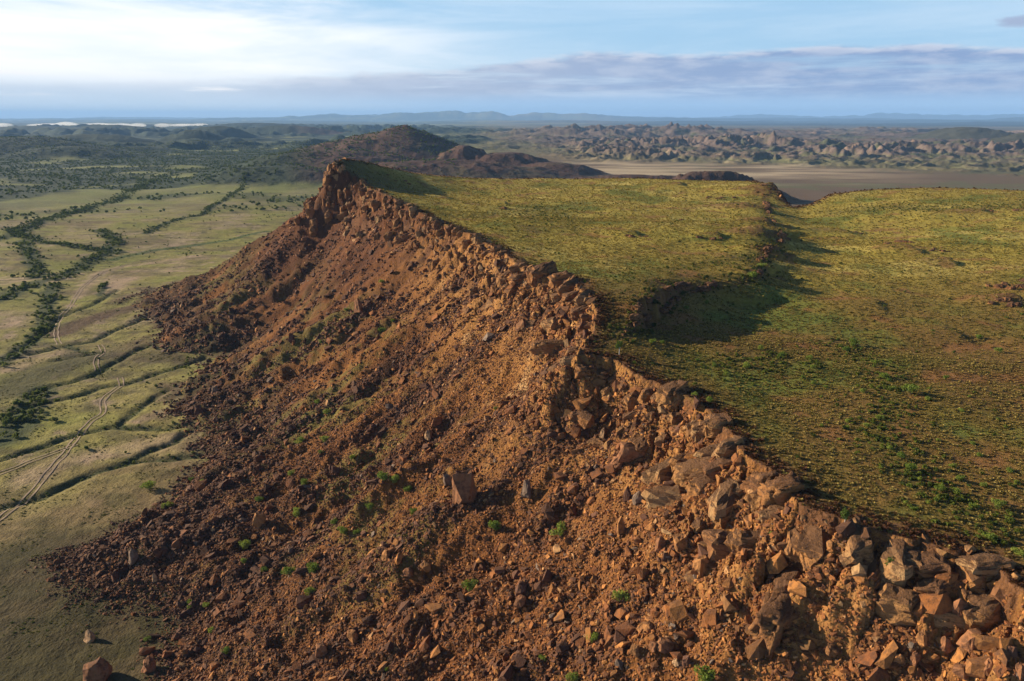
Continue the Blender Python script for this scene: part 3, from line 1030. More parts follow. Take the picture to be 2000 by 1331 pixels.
# ------------------------------------------------------------------ materials of stones and plants
def stone_material():
    m = bpy.data.materials.new('weathered_sandstone')
    m.use_nodes = True
    T = NT(m.node_tree)
    at = T.n('ShaderNodeAttribute', attribute_name='tone', attribute_type='INSTANCER')
    tco = T.n('ShaderNodeTexCoord')
    geo = T.n('ShaderNodeNewGeometry')
    pos = geo.outputs['Position']
    f1 = T.noise(pos, 0.9, 5.0, 0.65)
    f2 = T.noise(pos, 5.0, 4.0, 0.6)
    c = T.mix(T.step(f1, 0.42, 0.66, 0.0, 0.65), at.outputs['Color'], (0.055, 0.028, 0.018))
    c = T.mix(T.step(f2, 0.55, 0.75, 0.0, 0.35), c, (0.30, 0.17, 0.08))
    sepn = T.n('ShaderNodeSeparateXYZ')
    T.link(geo.outputs['Normal'], sepn.inputs[0])
    # desert varnish and lichen lie on the upward faces
    c = T.mix(T.step(T.math('MULTIPLY_ADD', f1, 0.7, sepn.outputs[2]), 0.95, 1.35, 0.0, 0.5), c, (0.085, 0.043, 0.026))
    bp = T.n('ShaderNodeBump')
    bp.inputs['Strength'].default_value = 0.7
    bp.inputs['Distance'].default_value = 0.18
    T.link(T.math('ADD', f2, f1), bp.inputs['Height'])
    bs = T.n('ShaderNodeBsdfPrincipled')
    T.link(c, bs.inputs['Base Color'])
    bs.inputs['Roughness'].default_value = 0.9
    bs.inputs['Specular IOR Level'].default_value = 0.2
    T.link(bp.outputs[0], bs.inputs['Normal'])
    T.link(bs.outputs[0], T.n('ShaderNodeOutputMaterial').inputs['Surface'])
    return m


def outcrop_material():
    """Bedded rim rock: tan and orange broken faces, brown weathered tops."""
    m = bpy.data.materials.new('bedded_rim_rock')
    m.use_nodes = True
    T = NT(m.node_tree)
    at = T.n('ShaderNodeAttribute', attribute_name='tone', attribute_type='INSTANCER')
    geo = T.n('ShaderNodeNewGeometry')
    pos = geo.outputs['Position']
    sp3 = T.n('ShaderNodeSeparateXYZ')
    T.link(pos, sp3.inputs[0])
    f1 = T.noise(pos, 0.35, 5.0, 0.65)
    f2 = T.noise(pos, 2.2, 5.0, 0.65)
    cmb = T.n('ShaderNodeCombineXYZ')
    T.link(T.math('MULTIPLY', sp3.outputs[0], 0.25), cmb.inputs[0])
    T.link(T.math('MULTIPLY', sp3.outputs[1], 0.25), cmb.inputs[1])
    T.link(T.math('MULTIPLY', sp3.outputs[2], 2.6), cmb.inputs[2])
    beds = T.noise(cmb.outputs[0], 1.0, 4.0, 0.6)
    c = T.mix(T.step(f1, 0.40, 0.62, 0.0, 0.8), at.outputs['Color'], (0.30, 0.145, 0.055))
    c = T.mix(T.step(f2, 0.50, 0.72, 0.0, 0.6), c, (0.10, 0.050, 0.028))
    c = T.mix(T.step(beds, 0.52, 0.66, 0.0, 0.55), c, (0.075, 0.038, 0.022))
    sepn = T.n('ShaderNodeSeparateXYZ')
    T.link(geo.outputs['Normal'], sepn.inputs[0])
    c = T.mix(T.step(T.math('MULTIPLY_ADD', f2, 0.8, sepn.outputs[2]), 0.75, 1.15, 0.0, 0.85), c, (0.088, 0.046, 0.026))
    bp = T.n('ShaderNodeBump')
    bp.inputs['Strength'].default_value = 0.9
    bp.inputs['Distance'].default_value = 0.5
    T.link(T.math('ADD', T.math('MULTIPLY', beds, 1.3), T.math('ADD', f2, f1)), bp.inputs['Height'])
    bs = T.n('ShaderNodeBsdfPrincipled')
    T.link(c, bs.inputs['Base Color'])
    bs.inputs['Roughness'].default_value = 0.92
    bs.inputs['Specular IOR Level'].default_value = 0.15
    T.link(bp.outputs[0], bs.inputs['Normal'])
    T.link(bs.outputs[0], T.n('ShaderNodeOutputMaterial').inputs['Surface'])
    return m


def plant_material(name, gain=1.0, trans=0.25):
    m = bpy.data.materials.new(name)
    m.use_nodes = True
    T = NT(m.node_tree)
    at = T.n('ShaderNodeAttribute', attribute_name='tone', attribute_type='INSTANCER')
    geo = T.n('ShaderNodeNewGeometry')
    f = T.noise(geo.outputs['Position'], 2.5, 2.0, 0.5)
    c = T.mix(T.step(f, 0.4, 0.7, 0.0, 0.3), at.outputs['Color'], (0.04, 0.055, 0.014))
    d = T.n('ShaderNodeBsdfDiffuse')
    t = T.n('ShaderNodeBsdfTranslucent')
    T.link(c, d.inputs['Color'])
    T.link(c, t.inputs['Color'])
    mx = T.n('ShaderNodeMixShader')
    mx.inputs[0].default_value = trans
    T.link(d.outputs[0], mx.inputs[1])
    T.link(t.outputs[0], mx.inputs[2])
    T.link(mx.outputs[0], T.n('ShaderNodeOutputMaterial').inputs['Surface'])
    return m


def plain_material(name, col, rough=0.9):
    m = bpy.data.materials.new(name)
    m.use_nodes = True
    T = NT(m.node_tree)
    geo = T.n('ShaderNodeNewGeometry')
    f = T.noise(geo.outputs['Position'], 3.0, 3.0, 0.6)
    c = T.mix(T.step(f, 0.3, 0.7, 0.0, 0.6), col + (1.0,), tuple(0.55 * x for x in col) + (1.0,))
    bs = T.n('ShaderNodeBsdfPrincipled')
    T.link(c, bs.inputs['Base Color'])
    bs.inputs['Roughness'].default_value = rough
    T.link(bs.outputs[0], T.n('ShaderNodeOutputMaterial').inputs['Surface'])
    return m


M_STONE = stone_material()
M_OUTCROP = outcrop_material()
M_GRASS = plant_material('tussock_grass', trans=0.15)
M_LEAF = plant_material('shrub_leaves', trans=0.35)
M_BARK = plain_material('grey_bark', (0.09, 0.065, 0.045))
M_PALE_BARK = plain_material('white_bark', (0.55, 0.50, 0.44))
M_TRACK = plain_material('track_dust', (0.30, 0.21, 0.14))


# ------------------------------------------------------------------ stone shapes
def hull_mesh(name, npts, sx, sy, sz, seed, jag=0.25, mat=None, box=0.55):
    """An angular broken block: convex hull of points on a rounded box."""
    r = random.Random(seed)
    bm = bmesh.new()
    for _ in range(npts):
        d = Vector((r.gauss(0, 1), r.gauss(0, 1), r.gauss(0, 1))).normalized()
        q = [math.copysign(abs(k) ** box, k) for k in d]
        k = 1.0 - jag * r.random()
        bm.verts.new((q[0] * sx * k, q[1] * sy * k, q[2] * sz * k))
    res = bmesh.ops.convex_hull(bm, input=bm.verts)
    bmesh.ops.delete(bm, geom=list({e for e in res['geom_interior'] + res['geom_unused'] if isinstance(e, bmesh.types.BMVert)}), context='VERTS')
    bmesh.ops.dissolve_limit(bm, angle_limit=0.18, verts=bm.verts, edges=bm.edges)
    bmesh.ops.triangulate(bm, faces=bm.faces)
    bmesh.ops.recalc_face_normals(bm, faces=bm.faces)
    me = bpy.data.meshes.new(name)
    bm.to_mesh(me)
    bm.free()
    me.materials.append(mat or M_STONE)
    return me


def boulder_mesh(name, sx, sy, sz, seed, mat=None, rough=0.07, npts=20, box=0.5, taper=False):
    """A larger broken boulder: hull, bevelled corners, chipped faces and bedding cracks."""
    me = hull_mesh(name, npts, 1, 1, 1, seed, 0.22, mat, box)
    bm = bmesh.new()
    bm.from_mesh(me)
    bmesh.ops.subdivide_edges(bm, edges=bm.edges, cuts=3, use_grid_fill=True)
    bmesh.ops.triangulate(bm, faces=bm.faces)
    bm.normal_update()
    off = Vector((seed * 1.7, seed * 0.3, seed * 2.9))
    for v in bm.verts:
        p = v.co
        n = mnoise.fractal(p * 1.6 + off, 0.9, 2.1, 4) * rough
        bed = mnoise.noise(Vector((p.x * 0.4, p.y * 0.4, p.z * 5.0)) + off) * rough * 0.7
        v.co = p + v.normal * (n + bed - rough * 0.2)
    for v in bm.verts:
        tp = 1.0 - 0.26 * v.co.z if taper else 1.0
        v.co = Vector((v.co.x * sx * tp, v.co.y * sy * tp, v.co.z * sz))
    bm.to_mesh(me)
    bm.free()
    return me


def outcrop_mesh(name, seed):
    """A rounded, jointed block of rim rock about two units across."""
    r = random.Random(seed)
    bm = bmesh.new()
    bmesh.ops.create_icosphere(bm, subdivisions=4, radius=1.0)
    off = Vector((seed * 3.1, seed * 1.7, seed * 0.9))
    e = r.uniform(0.5, 0.72)
    cracks = [(r.uniform(0, math.pi), r.uniform(-0.6, 0.6), r.uniform(0.05, 0.11)) for _ in range(3)]
    lay = [r.uniform(-0.8, 0.8) for _ in range(4)]
    for v in bm.verts:
        d = v.co.normalized()
        p = Vector([math.copysign(abs(k) ** e, k) for k in d])
        n = mnoise.fractal(d * 1.1 + off, 0.8, 2.0, 3) * 0.32
        n += mnoise.fractal(p * 2.4 + off, 0.7, 2.1, 4) * 0.22
        n += (mnoise.noise(Vector((p.x * 0.6, p.y * 0.6, p.z * 5.5)) + off)) * 0.07
        for a, o, w in cracks:
            q = abs(p.x * math.cos(a) + p.y * math.sin(a) - o)
            n -= 0.17 * max(0.0, 1 - q / w)
        for z in lay:
            q = abs(p.z - z + 0.12 * mnoise.noise(p * 1.2 + off))
            n -= 0.10 * max(0.0, 1 - q / 0.06)
        v.co = p * (1.0 + n)
    me = bpy.data.meshes.new(name)
    bm.to_mesh(me)
    bm.free()
    me.polygons.foreach_set('use_smooth', np.ones(len(me.polygons), bool))
    me.materials.append(M_OUTCROP)
    return me


STONES = []
for k in range(16):
    flat = (0.30, 0.42, 0.55, 0.75)[k % 4]
    STONES.append(hull_mesh('stone_%02d' % k, 11 + k % 5, 1.0, (0.6, 0.75, 0.9)[k % 3], flat, 500 + k, 0.35, M_STONE, 0.6))
OUTCROPS = [outcrop_mesh('outcrop_%02d' % k, 40 + k) for k in range(5)]
for k in range(9):
    OUTCROPS.append(boulder_mesh('outcrop_%02d' % (k + 5), 1.12, 1.12, 1.12, 640 + k, M_OUTCROP, 0.17, (22, 30, 40)[k % 3], (0.55, 0.68, 0.8)[k // 3]))


# ------------------------------------------------------------------ plant shapes
def mesh_from(name, verts, faces, mats, idx=None):
    me = bpy.data.meshes.new(name)
    me.from_pydata(verts, [], faces)
    for m in mats:
        me.materials.append(m)
    if idx is not None:
        me.polygons.foreach_set('material_index', np.asarray(idx, np.int32))
    me.update()
    return me


def tussock_mesh(name, seed, blades=34):
    r = random.Random(seed)
    vs, fs = [], []
    for k in range(blades):
        a = r.uniform(0, 2 * math.pi)
        el_ = math.acos(r.uniform(0.0, 1.0) ** 0.8)
        d = Vector((math.cos(a) * math.sin(el_), math.sin(a) * math.sin(el_), math.cos(el_) * 0.85))
        L = r.uniform(0.75, 1.1)
        s = Vector((-math.sin(a), math.cos(a), 0)) * r.uniform(0.10, 0.17)
        b = d * 0.12
        i = len(vs)
        vs += [b - s * 0.7, b + s * 0.7, d * L * 0.65 + s, d * L + Vector((0, 0, -0.08)), d * L * 0.65 - s]
        fs += [(i, i + 1, i + 2, i + 4), (i + 4, i + 2, i + 3)]
    return mesh_from(name, vs, fs, [M_GRASS])


def foliage_mesh(name, seed, leaves, leaf, squash=0.8, lobes=7, skirt=0.0):
    """Leaf clumps spread through several lobes; about two units wide, standing on z = 0."""
    r = random.Random(seed)
    cen = []
    for k in range(lobes):
        a = r.uniform(0, 2 * math.pi)
        q = r.uniform(0.15, 0.62)
        cen.append((Vector((math.cos(a) * q, math.sin(a) * q, r.uniform(0.45, 1.05) * squash + skirt)), r.uniform(0.32, 0.52)))
    vs, fs = [], []
    for k in range(leaves):
        c, rad_ = r.choice(cen)
        d = Vector((r.gauss(0, 1), r.gauss(0, 1), r.gauss(0, 0.8))).normalized()
        p = c + d * rad_ * (r.uniform(0.35, 1.0) ** 0.5)
        if p.z < 0.03:
            p.z = 0.03 + 0.1 * r.random()
        t = Vector((r.gauss(0, 1), r.gauss(0, 1), r.gauss(0, 1))).normalized()
        n = (d + t * 0.9).normalized()
        u = n.orthogonal().normalized()
        w = n.cross(u)
        s = leaf * r.uniform(0.6, 1.35)
        i = len(vs)
        vs += [p - u * s, p + w * s * 0.6, p + u * s, p - w * s * 0.6]
        fs.append((i, i + 1, i + 2, i + 3))
    return mesh_from(name, vs, fs, [M_LEAF]), cen


def limb(vs, fs, a, b, ra, rb, sides=5):
    d = (b - a).normalized()
    u = d.orthogonal().normalized()
    w = d.cross(u)
    i = len(vs)
    for p, q in ((a, ra), (b, rb)):
        for k in range(sides):
            t = 2 * math.pi * k / sides
            vs.append(p + (u * math.cos(t) + w * math.sin(t)) * q)
    for k in range(sides):
        k2 = (k + 1) % sides
        fs.append((i + k, i + k2, i + sides + k2, i + sides + k))


def stem_mesh(name, cen, mat, trunk=0.0, thick=0.05):
    vs, fs = [], []
    top = Vector((0.03, -0.02, trunk))
    if trunk > 0:
        limb(vs, fs, Vector((0, 0, -0.15)), top, thick * 1.5, thick, 6)
    for c, q in cen:
        base_ = top if trunk > 0 else Vector((c.x * 0.1, c.y * 0.1, -0.08))
        mid = base_.lerp(c, 0.5) + Vector((0.04, 0.03, 0.04))
        limb(vs, fs, base_, mid, thick * 0.8, thick * 0.5)
        limb(vs, fs, mid, c, thick * 0.5, thick * 0.2)
    return mesh_from(name, vs, fs, [mat])


SHRUBS = []
for k in range(7):
    fm, cen = foliage_mesh('shrub_foliage_%d' % k, 70 + k, 700, 0.085, (0.7, 0.8, 0.95)[k % 3], 6 + k % 4)
    SHRUBS.append((fm, stem_mesh('shrub_stems_%d' % k, cen, M_BARK, 0.0, 0.035)))


# ------------------------------------------------------------------ scattering
def euler_on(nrm, jitter, n):
    """Euler angles that lay local z near the ground normal, with random yaw."""
    z = nrm + rng.normal(0, 1, (n, 3)) * (jitter[:, None] if np.ndim(jitter) else jitter)
    z /= np.linalg.norm(z, axis=1, keepdims=True)
    a = rng.uniform(0, 2 * np.pi, n)
    h = np.stack([np.cos(a), np.sin(a), np.zeros(n)], 1)
    x = h - z * (h * z).sum(1, keepdims=True)
    x /= np.linalg.norm(x, axis=1, keepdims=True) + 1e-9
    y = np.cross(z, x)
    ry = np.arcsin(np.clip(-x[:, 2], -1, 1))
    return np.stack([np.arctan2(y[:, 2], z[:, 2]), ry, np.arctan2(x[:, 1], x[:, 0])], 1)


def instanced(name, meshes, pos, rot, scl, pid, tone):
    """What nobody could count: one object whose points carry copies of a few shapes."""
    pc = bpy.data.collections.new(name + '_shapes')
    for k, me in enumerate(meshes):
        pc.objects.link(bpy.data.objects.new('%s_shape_%02d' % (name, k), me))
    n = len(pos)
    me = bpy.data.meshes.new(name)
    me.vertices.add(n)
    me.vertices.foreach_set('co', pos.astype(np.float32).ravel())
    for nm, ty, arr, key in (('rot', 'FLOAT_VECTOR', rot, 'vector'), ('scl', 'FLOAT_VECTOR', scl, 'vector')):
        me.attributes.new(nm, ty, 'POINT').data.foreach_set(key, arr.astype(np.float32).ravel())
    me.attributes.new('pid', 'INT', 'POINT').data.foreach_set('value', pid.astype(np.int32))
    me.attributes.new('tone', 'FLOAT_COLOR', 'POINT').data.foreach_set('color', np.concatenate([tone, np.ones((n, 1))], 1).astype(np.float32).ravel())
    ob = bpy.data.objects.new(name, me)
    COL.objects.link(ob)
    ob['kind'] = 'stuff'
    ng = bpy.data.node_groups.new(name + '_spread', 'GeometryNodeTree')
    ng.interface.new_socket('Geometry', in_out='INPUT', socket_type='NodeSocketGeometry')
    ng.interface.new_socket('Geometry', in_out='OUTPUT', socket_type='NodeSocketGeometry')
    gi = ng.nodes.new('NodeGroupInput')
    go = ng.nodes.new('NodeGroupOutput')
    ip = ng.nodes.new('GeometryNodeInstanceOnPoints')
    ci = ng.nodes.new('GeometryNodeCollectionInfo')
    ci.inputs['Collection'].default_value = pc
    ci.inputs['Separate Children'].default_value = True
    ci.inputs['Reset Children'].default_value = True
    ng.links.new(gi.outputs[0], ip.inputs['Points'])
    ng.links.new(ci.outputs[0], ip.inputs['Instance'])
    ip.inputs['Pick Instance'].default_value = True
    for nm, ty, sk in (('rot', 'FLOAT_VECTOR', 'Rotation'), ('scl', 'FLOAT_VECTOR', 'Scale'), ('pid', 'INT', 'Instance Index')):
        na = ng.nodes.new('GeometryNodeInputNamedAttribute')
        na.data_type = ty
        na.inputs['Name'].default_value = nm
        ng.links.new(next(o for o in na.outputs if o.enabled and o.name == 'Attribute'), ip.inputs[sk])
    ng.links.new(ip.outputs[0], go.inputs[0])
    md = ob.modifiers.new('spread', 'NODES')
    md.node_group = ng
    return ob


def area_points(n, r0, r1, az_lim=46.0):
    r = np.sqrt(rng.uniform(r0 * r0, r1 * r1, n))
    a = np.radians(rng.uniform(-az_lim, az_lim, n))
    return r * np.sin(a), r * np.cos(a)


STONE_TONES = np.array([(0.080, 0.034, 0.018), (0.165, 0.060, 0.021), (0.24, 0.090, 0.027), (0.33, 0.140, 0.040), (0.11, 0.048, 0.028), (0.42, 0.225, 0.095), (0.15, 0.11, 0.085)])


def stone_tones(x, y, t):
    n = len(x)
    st, cl = rubble_field(x, y)
    stream = sst(0.05, 0.35, -st + 0.4 * cl)
    warm = sst(190, 100, y) + sst(0.4, 0.1, t) + 0.5 - 1.2 * stream - 0.6 * sst(0.45, 0.8, t)
    w = np.stack([1.2 - 0.5 * warm, 1.0 + 0 * x, 0.6 + 0.5 * warm, 0.25 + 0.5 * warm, 0.8 - 0.3 * warm, 0.10 + 0.12 * sst(0.35, 0.1, t), 0.07 + 0 * x], 1)
    c = np.cumsum(np.clip(w, 0.03, None), 1)
    k = (rng.random(n)[:, None] * c[:, -1:] > c).sum(1)
    return STONE_TONES[np.clip(k, 0, 6)] * rng.uniform(0.75, 1.25, (n, 1))


def rubble_field(x, y):
    """How thickly stones lie: streams of blocks running down the talus."""
    a, b = x * AX + y * AY, x * BX + y * BY
    return fbm(a / 13, b / 60, 3, 121), fbm(x / 9 + 3, y / 9, 2, 151)


SX, SY, SZ, SS, SN, ST = [], [], [], [], [], []
for n, r0, r1, s0, s1, thin in ((34000, 70, 520, 1.5, 4.4, 0.75), (190000, 70, 340, 0.75, 1.7, 0.95), (380000, 70, 250, 0.38, 0.8, 1.0), (110000, 330, 620, 1.0, 2.4, 0.8)):
    x, y = area_points(n, r0, r1, 40.0)
    z, dm, df, t, nx, ny, nz = on_ground(x, y, ('z', 'dm', 'df', 't', 'nx', 'ny', 'nz'))
    st, cl = rubble_field(x, y)
    dens = 0.10 + (0.32 if s1 < 1.0 else 0.0) + 1.0 * sst(-0.02, 0.30, -st + 0.6 * cl) + 0.7 * sst(18, 6, dm) * sst(300, 200, np.hypot(x, y)) + 0.35 * sst(0.6, 0.95, t) + 0.35 * sst(160, 100, y)
    dens = dens * sst(-12, 4, df + 5 * cl) ** 2
    keep = (dm > 0.5) & (df > -18) & (rng.random(n) < dens * thin)
    m = keep
    k = m.sum()
    s = s0 * (s1 / s0) ** (rng.random(k) ** 2.6)
    SX.append(x[m]); SY.append(y[m]); SZ.append(z[m]); SS.append(s); ST.append(t[m])
    SN.append(np.stack([nx[m], ny[m], nz[m]], 1))
SX, SY, SZ, SS, ST, SN = map(np.concatenate, (SX, SY, SZ, SS, ST, SN))
NS = len(SX)
S_ROT = euler_on(SN, 0.38, NS)
S_SCL = SS[:, None] * rng.uniform(0.75, 1.2, (NS, 3)) * 0.55
S_PID = rng.integers(0, 16, NS)
S_TONE = stone_tones(SX, SY, ST)
S_POS = np.stack([SX, SY, SZ + S_SCL[:, 2] * 0.22], 1)
# the 300 that show largest are stones of their own
_u, _v = pixel_of(SX, SY, SZ)
_shown = (SS / np.hypot(SX, SY)) * ((_u > 0) & (_u < 2000) & (_v < 1331))
BIGGEST = np.argsort(-_shown)[:280]
rest = np.ones(NS, bool)
rest[BIGGEST] = False
instanced('rubble', STONES, S_POS[rest], S_ROT[rest], S_SCL[rest], S_PID[rest], S_TONE[rest])
for i in BIGGEST:
    o = bpy.data.objects.new('stone', STONES[S_PID[i]])
    o.location = S_POS[i]
    o.rotation_euler = S_ROT[i]
    o.scale = S_SCL[i]
    o['tone'] = [float(q) for q in S_TONE[i]]
    o.parent = slope
    COL.objects.link(o)

# tussock grass over the plateau
TUFTS = [tussock_mesh('tuft_%d' % k, 900 + k, 30) for k in range(5)]
TX, TY, TZ, TS, TT = [], [], [], [], []
for n, r0, r1, s0, s1 in ((120000, 80, 215, 0.20, 0.62), (140000, 200, 400, 0.26, 0.66), (90000, 380, 640, 0.35, 0.95)):
    x, y = area_points(n, r0, r1)
    z, dm, nz = on_ground(x, y, ('z', 'dm', 'nz'))
    p1, p2 = fbm(x / 45, y / 45, 4, 131), fbm(x / 13, y / 13, 4, 132)
    keep = (dm < -0.4) & (nz > 0.75) & (rng.random(n) < 0.74 + 0.4 * p2 - 0.5 * sst(0.14, 0.42, p2 - 0.5 * p1) + 0.9 * fbm(x / 2.3, y / 2.3, 2, 135))
    m = keep
    k = m.sum()
    x, y, z, dm, p1, p2 = x[m], y[m], z[m], dm[m], p1[m], p2[m]
    green = sst(0.05, 0.4, p1 - 0.3 * p2 + rng.normal(0, 0.18, k))
    dry = rng.random(k)
    c = lerp(C3(0.19, 0.140, 0.038), C3(0.42, 0.315, 0.10), dry[:, None])
    c = lerp(c, C3(0.120, 0.120, 0.026), (green * 0.7)[:, None])
    c = lerp(c, C3(0.30, 0.155, 0.06), (sst(0.14, 0.42, p2 - 0.5 * p1) * 0.6)[:, None])
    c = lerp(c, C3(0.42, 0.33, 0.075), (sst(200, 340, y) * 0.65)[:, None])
    heath = sst(9, 1.5, -dm + rng.normal(0, 1.5, k)) * (rng.random(k) < 0.75)
    c = lerp(c, C3(0.115, 0.050, 0.028), heath[:, None])
    TX.append(x); TY.append(y); TZ.append(z); TT.append(c)
    TS.append((s0 + (s1 - s0) * rng.random(k) ** 1.6) * (1 + 0.7 * heath))
TX, TY, TZ, TS, TT = map(np.concatenate, (TX, TY, TZ, TS, TT))
k = len(TX)
instanced('tussock_grass', TUFTS, np.stack([TX, TY, TZ - 0.03], 1), np.stack([np.zeros(k), np.zeros(k), rng.uniform(0, 6.28, k)], 1),
          TS[:, None] * np.stack([np.ones(k), np.ones(k), rng.uniform(0.7, 1.1, k)], 1), rng.integers(0, 5, k), TT * rng.uniform(0.8, 1.2, (k, 1)))

# sparse grass and low scrub between the stones of the lower slope and on the valley floor beside it
x, y = area_points(170000, 100, 620)
z, dm, df, t = on_ground(x, y, ('z', 'dm', 'df', 't'))
a, b = x * AX + y * AY, x * BX + y * BY
gr = sst(0.05, 0.4, fbm(a / 22 + 2, b / 45, 4, 124) + 0.25 * fbm(x / 3, y / 3, 3, 103))
keep = (dm > 12) & (rng.random(len(x)) < np.where(df > 0, 0.55 * gr * sst(0.25, 0.5, t), 0.55 * sst(-0.1, 0.4, fbm(x / 14, y / 14, 3, 160)) * sst(620, 350, np.hypot(x, y))))
x, y, z, df = x[keep], y[keep], z[keep], df[keep]
k = len(x)
c = lerp(C3(0.15, 0.125, 0.04), C3(0.09, 0.115, 0.03), rng.random((k, 1)))
s = rng.uniform(0.18, 0.42, k) * (1 + np.hypot(x, y) / 600)
instanced('slope_grass', TUFTS, np.stack([x, y, z - 0.02], 1), np.stack([np.zeros(k), np.zeros(k), rng.uniform(0, 6.28, k)], 1),
          np.stack([s, s, s * 0.75], 1), rng.integers(0, 5, k), c)

# woodland along the creeks of the valley: one mass of small trees
WOOD = [foliage_mesh('wood_crown_%d' % k, 300 + k, 130, 0.26, 0.9, 5, 0.15)[0] for k in range(4)]
wx, wy, ws = [], [], []
for ln, wd in CREEKS:
    L = np.asarray(ln)
    seg = np.hypot(*(L[1:] - L[:-1]).T)
    tot = seg.sum()
    n = int(min(3600, tot * wd / (8 if wd < 30 else 90)))
    q = rng.uniform(0, tot, n)
    cs = np.concatenate([[0], np.cumsum(seg)])
    px = np.interp(q, cs, L[:, 0]) + rng.normal(0, wd * 0.45, n)
    py = np.interp(q, cs, L[:, 1]) + rng.normal(0, wd * 0.45, n)
    wx.append(px); wy.append(py); ws.append(rng.uniform(0.6, 2.0, n) * (1.0 if wd < 30 else 1.5))
for ln in WASHES + [SHRUBLINE]:
    L = np.asarray(ln)
    seg = np.hypot(*(L[1:] - L[:-1]).T)
    tot = seg.sum()
    n = int(tot / 2.2)
    q = rng.uniform(0, tot, n)
    cs = np.concatenate([[0], np.cumsum(seg)])
    px = np.interp(q, cs, L[:, 0]) + rng.normal(0, 1.8, n)
    py = np.interp(q, cs, L[:, 1]) + rng.normal(0, 1.8, n)
    wx.append(px); wy.append(py); ws.append(rng.uniform(0.25, 0.8, n))
x, y = area_points(70000, 1100, 3600)
wn = fbm(x / 260 + 5, y / 170, 5, 106) + 0.34 * sst(1300, 1750, np.hypot(x, y)) - 0.02
m = (np.degrees(np.arctan2(x, y)) < -4) & (rng.random(len(x)) < 0.9 * sst(0.0, 0.2, wn))
wx.append(x[m]); wy.append(y[m]); ws.append(rng.uniform(1.4, 3.2, m.sum()))
x, y = area_points(34000, 300, 1100)
m = (np.degrees(np.arctan2(x, y)) < -10) & (rng.random(len(x)) < 0.06 + 0.6 * sst(0.12, 0.42, fbm(x / 70, y / 45, 4, 161)))
wx.append(x[m]); wy.append(y[m]); ws.append(0.3 + 0.9 * rng.random(m.sum()) ** 2)
wx, wy, ws = map(np.concatenate, (wx, wy, ws))
z, dm, df = on_ground(wx, wy, ('z', 'dm', 'df'))
m = (df < -3) & (dm > 0) & (wy > 60) & (rng.random(len(wx)) < 0.35 + 0.9 * sst(-0.25, 0.2, fbm(wx / 28, wy / 28, 3, 163)))
wx, wy, ws, z = wx[m], wy[m], ws[m], z[m]
k = len(wx)
c = lerp(C3(0.075, 0.110, 0.030), C3(0.20, 0.22, 0.06), rng.random((k, 1)) ** 1.3)
instanced('creek_woodland', WOOD, np.stack([wx, wy, z - 0.1], 1), np.stack([np.zeros(k), np.zeros(k), rng.uniform(0, 6.28, k)], 1),
          ws[:, None] * rng.uniform(0.8, 1.2, (k, 3)), rng.integers(0, 4, k), c)

# low green scrub following the damp lines of the plateau
x, y = [], []
for ln, wd in PLATEAU_GREENS:
    for px, py, _, _ in [q for q in (lambda L: [(a[0] + (b[0] - a[0]) * f, a[1] + (b[1] - a[1]) * f, 0, 0) for a, b in zip(L[:-1], L[1:]) for f in np.linspace(0, 1, 24, endpoint=False)])(ln)]:
        n = 2 if wd < 12 else 6
        x.append(px + rng.normal(0, wd * 0.55, n)); y.append(py + rng.normal(0, wd * 0.55, n))
x2, y2 = area_points(2600, 90, 560, 38.0)
x, y = np.concatenate(x + [x2]), np.concatenate(y + [y2])
z, dm = on_ground(x, y, ('z', 'dm'))
m = dm < -1.5
x, y, z = x[m], y[m], z[m]
k = len(x)
s = rng.uniform(0.28, 0.75, k) ** 1.3
instanced('low_scrub', WOOD, np.stack([x, y, z - 0.05], 1), np.stack([np.zeros(k), np.zeros(k), rng.uniform(0, 6.28, k)], 1),
          np.stack([s, s, s * 0.8], 1), rng.integers(0, 4, k), lerp(C3(0.075, 0.095, 0.022), C3(0.17, 0.20, 0.035), rng.random((k, 1))))

# ------------------------------------------------------------------ rim rock: jointed blocks along the edge of the mesa
def walk(line, spacing):
    L = np.asarray(line, float)
    seg = np.hypot(*(L[1:] - L[:-1]).T)
    cs = np.concatenate([[0], np.cumsum(seg)])
    out, q = [], 0.0
    while q < cs[-1]:
        i = min(np.searchsorted(cs, q, 'right') - 1, len(seg) - 1)
        p = L[i] + (L[i + 1] - L[i]) * (q - cs[i]) / seg[i]
        out.append((p[0], p[1], *(L[i + 1] - L[i]) / seg[i]))
        q += spacing(p)
    return out


def rot_from(xa, za):
    z = Vector(za).normalized()
    x = Vector(xa)
    x = (x - z * x.dot(z)).normalized()
    y = z.cross(x)
    return Matrix((x, y, z)).transposed().to_euler()


RIM_TONES = [(0.32, 0.165, 0.062), (0.26, 0.115, 0.040), (0.34, 0.205, 0.095), (0.18, 0.080, 0.034), (0.30, 0.140, 0.048)]
R = random.Random(11)


def place_block(parent, x, y, z, xa, za, sc, tone, name='outcrop_block'):
    o = bpy.data.objects.new(name, R.choice(OUTCROPS if math.hypot(x, y) < 330 and R.random() < 0.6 else OUTCROPS[5:]))
    o.location = (x, y, z)
    o.rotation_euler = rot_from(xa, za)
    o.scale = sc
    o['tone'] = list(tone)
    o.parent = parent
    COL.objects.link(o)
    return o


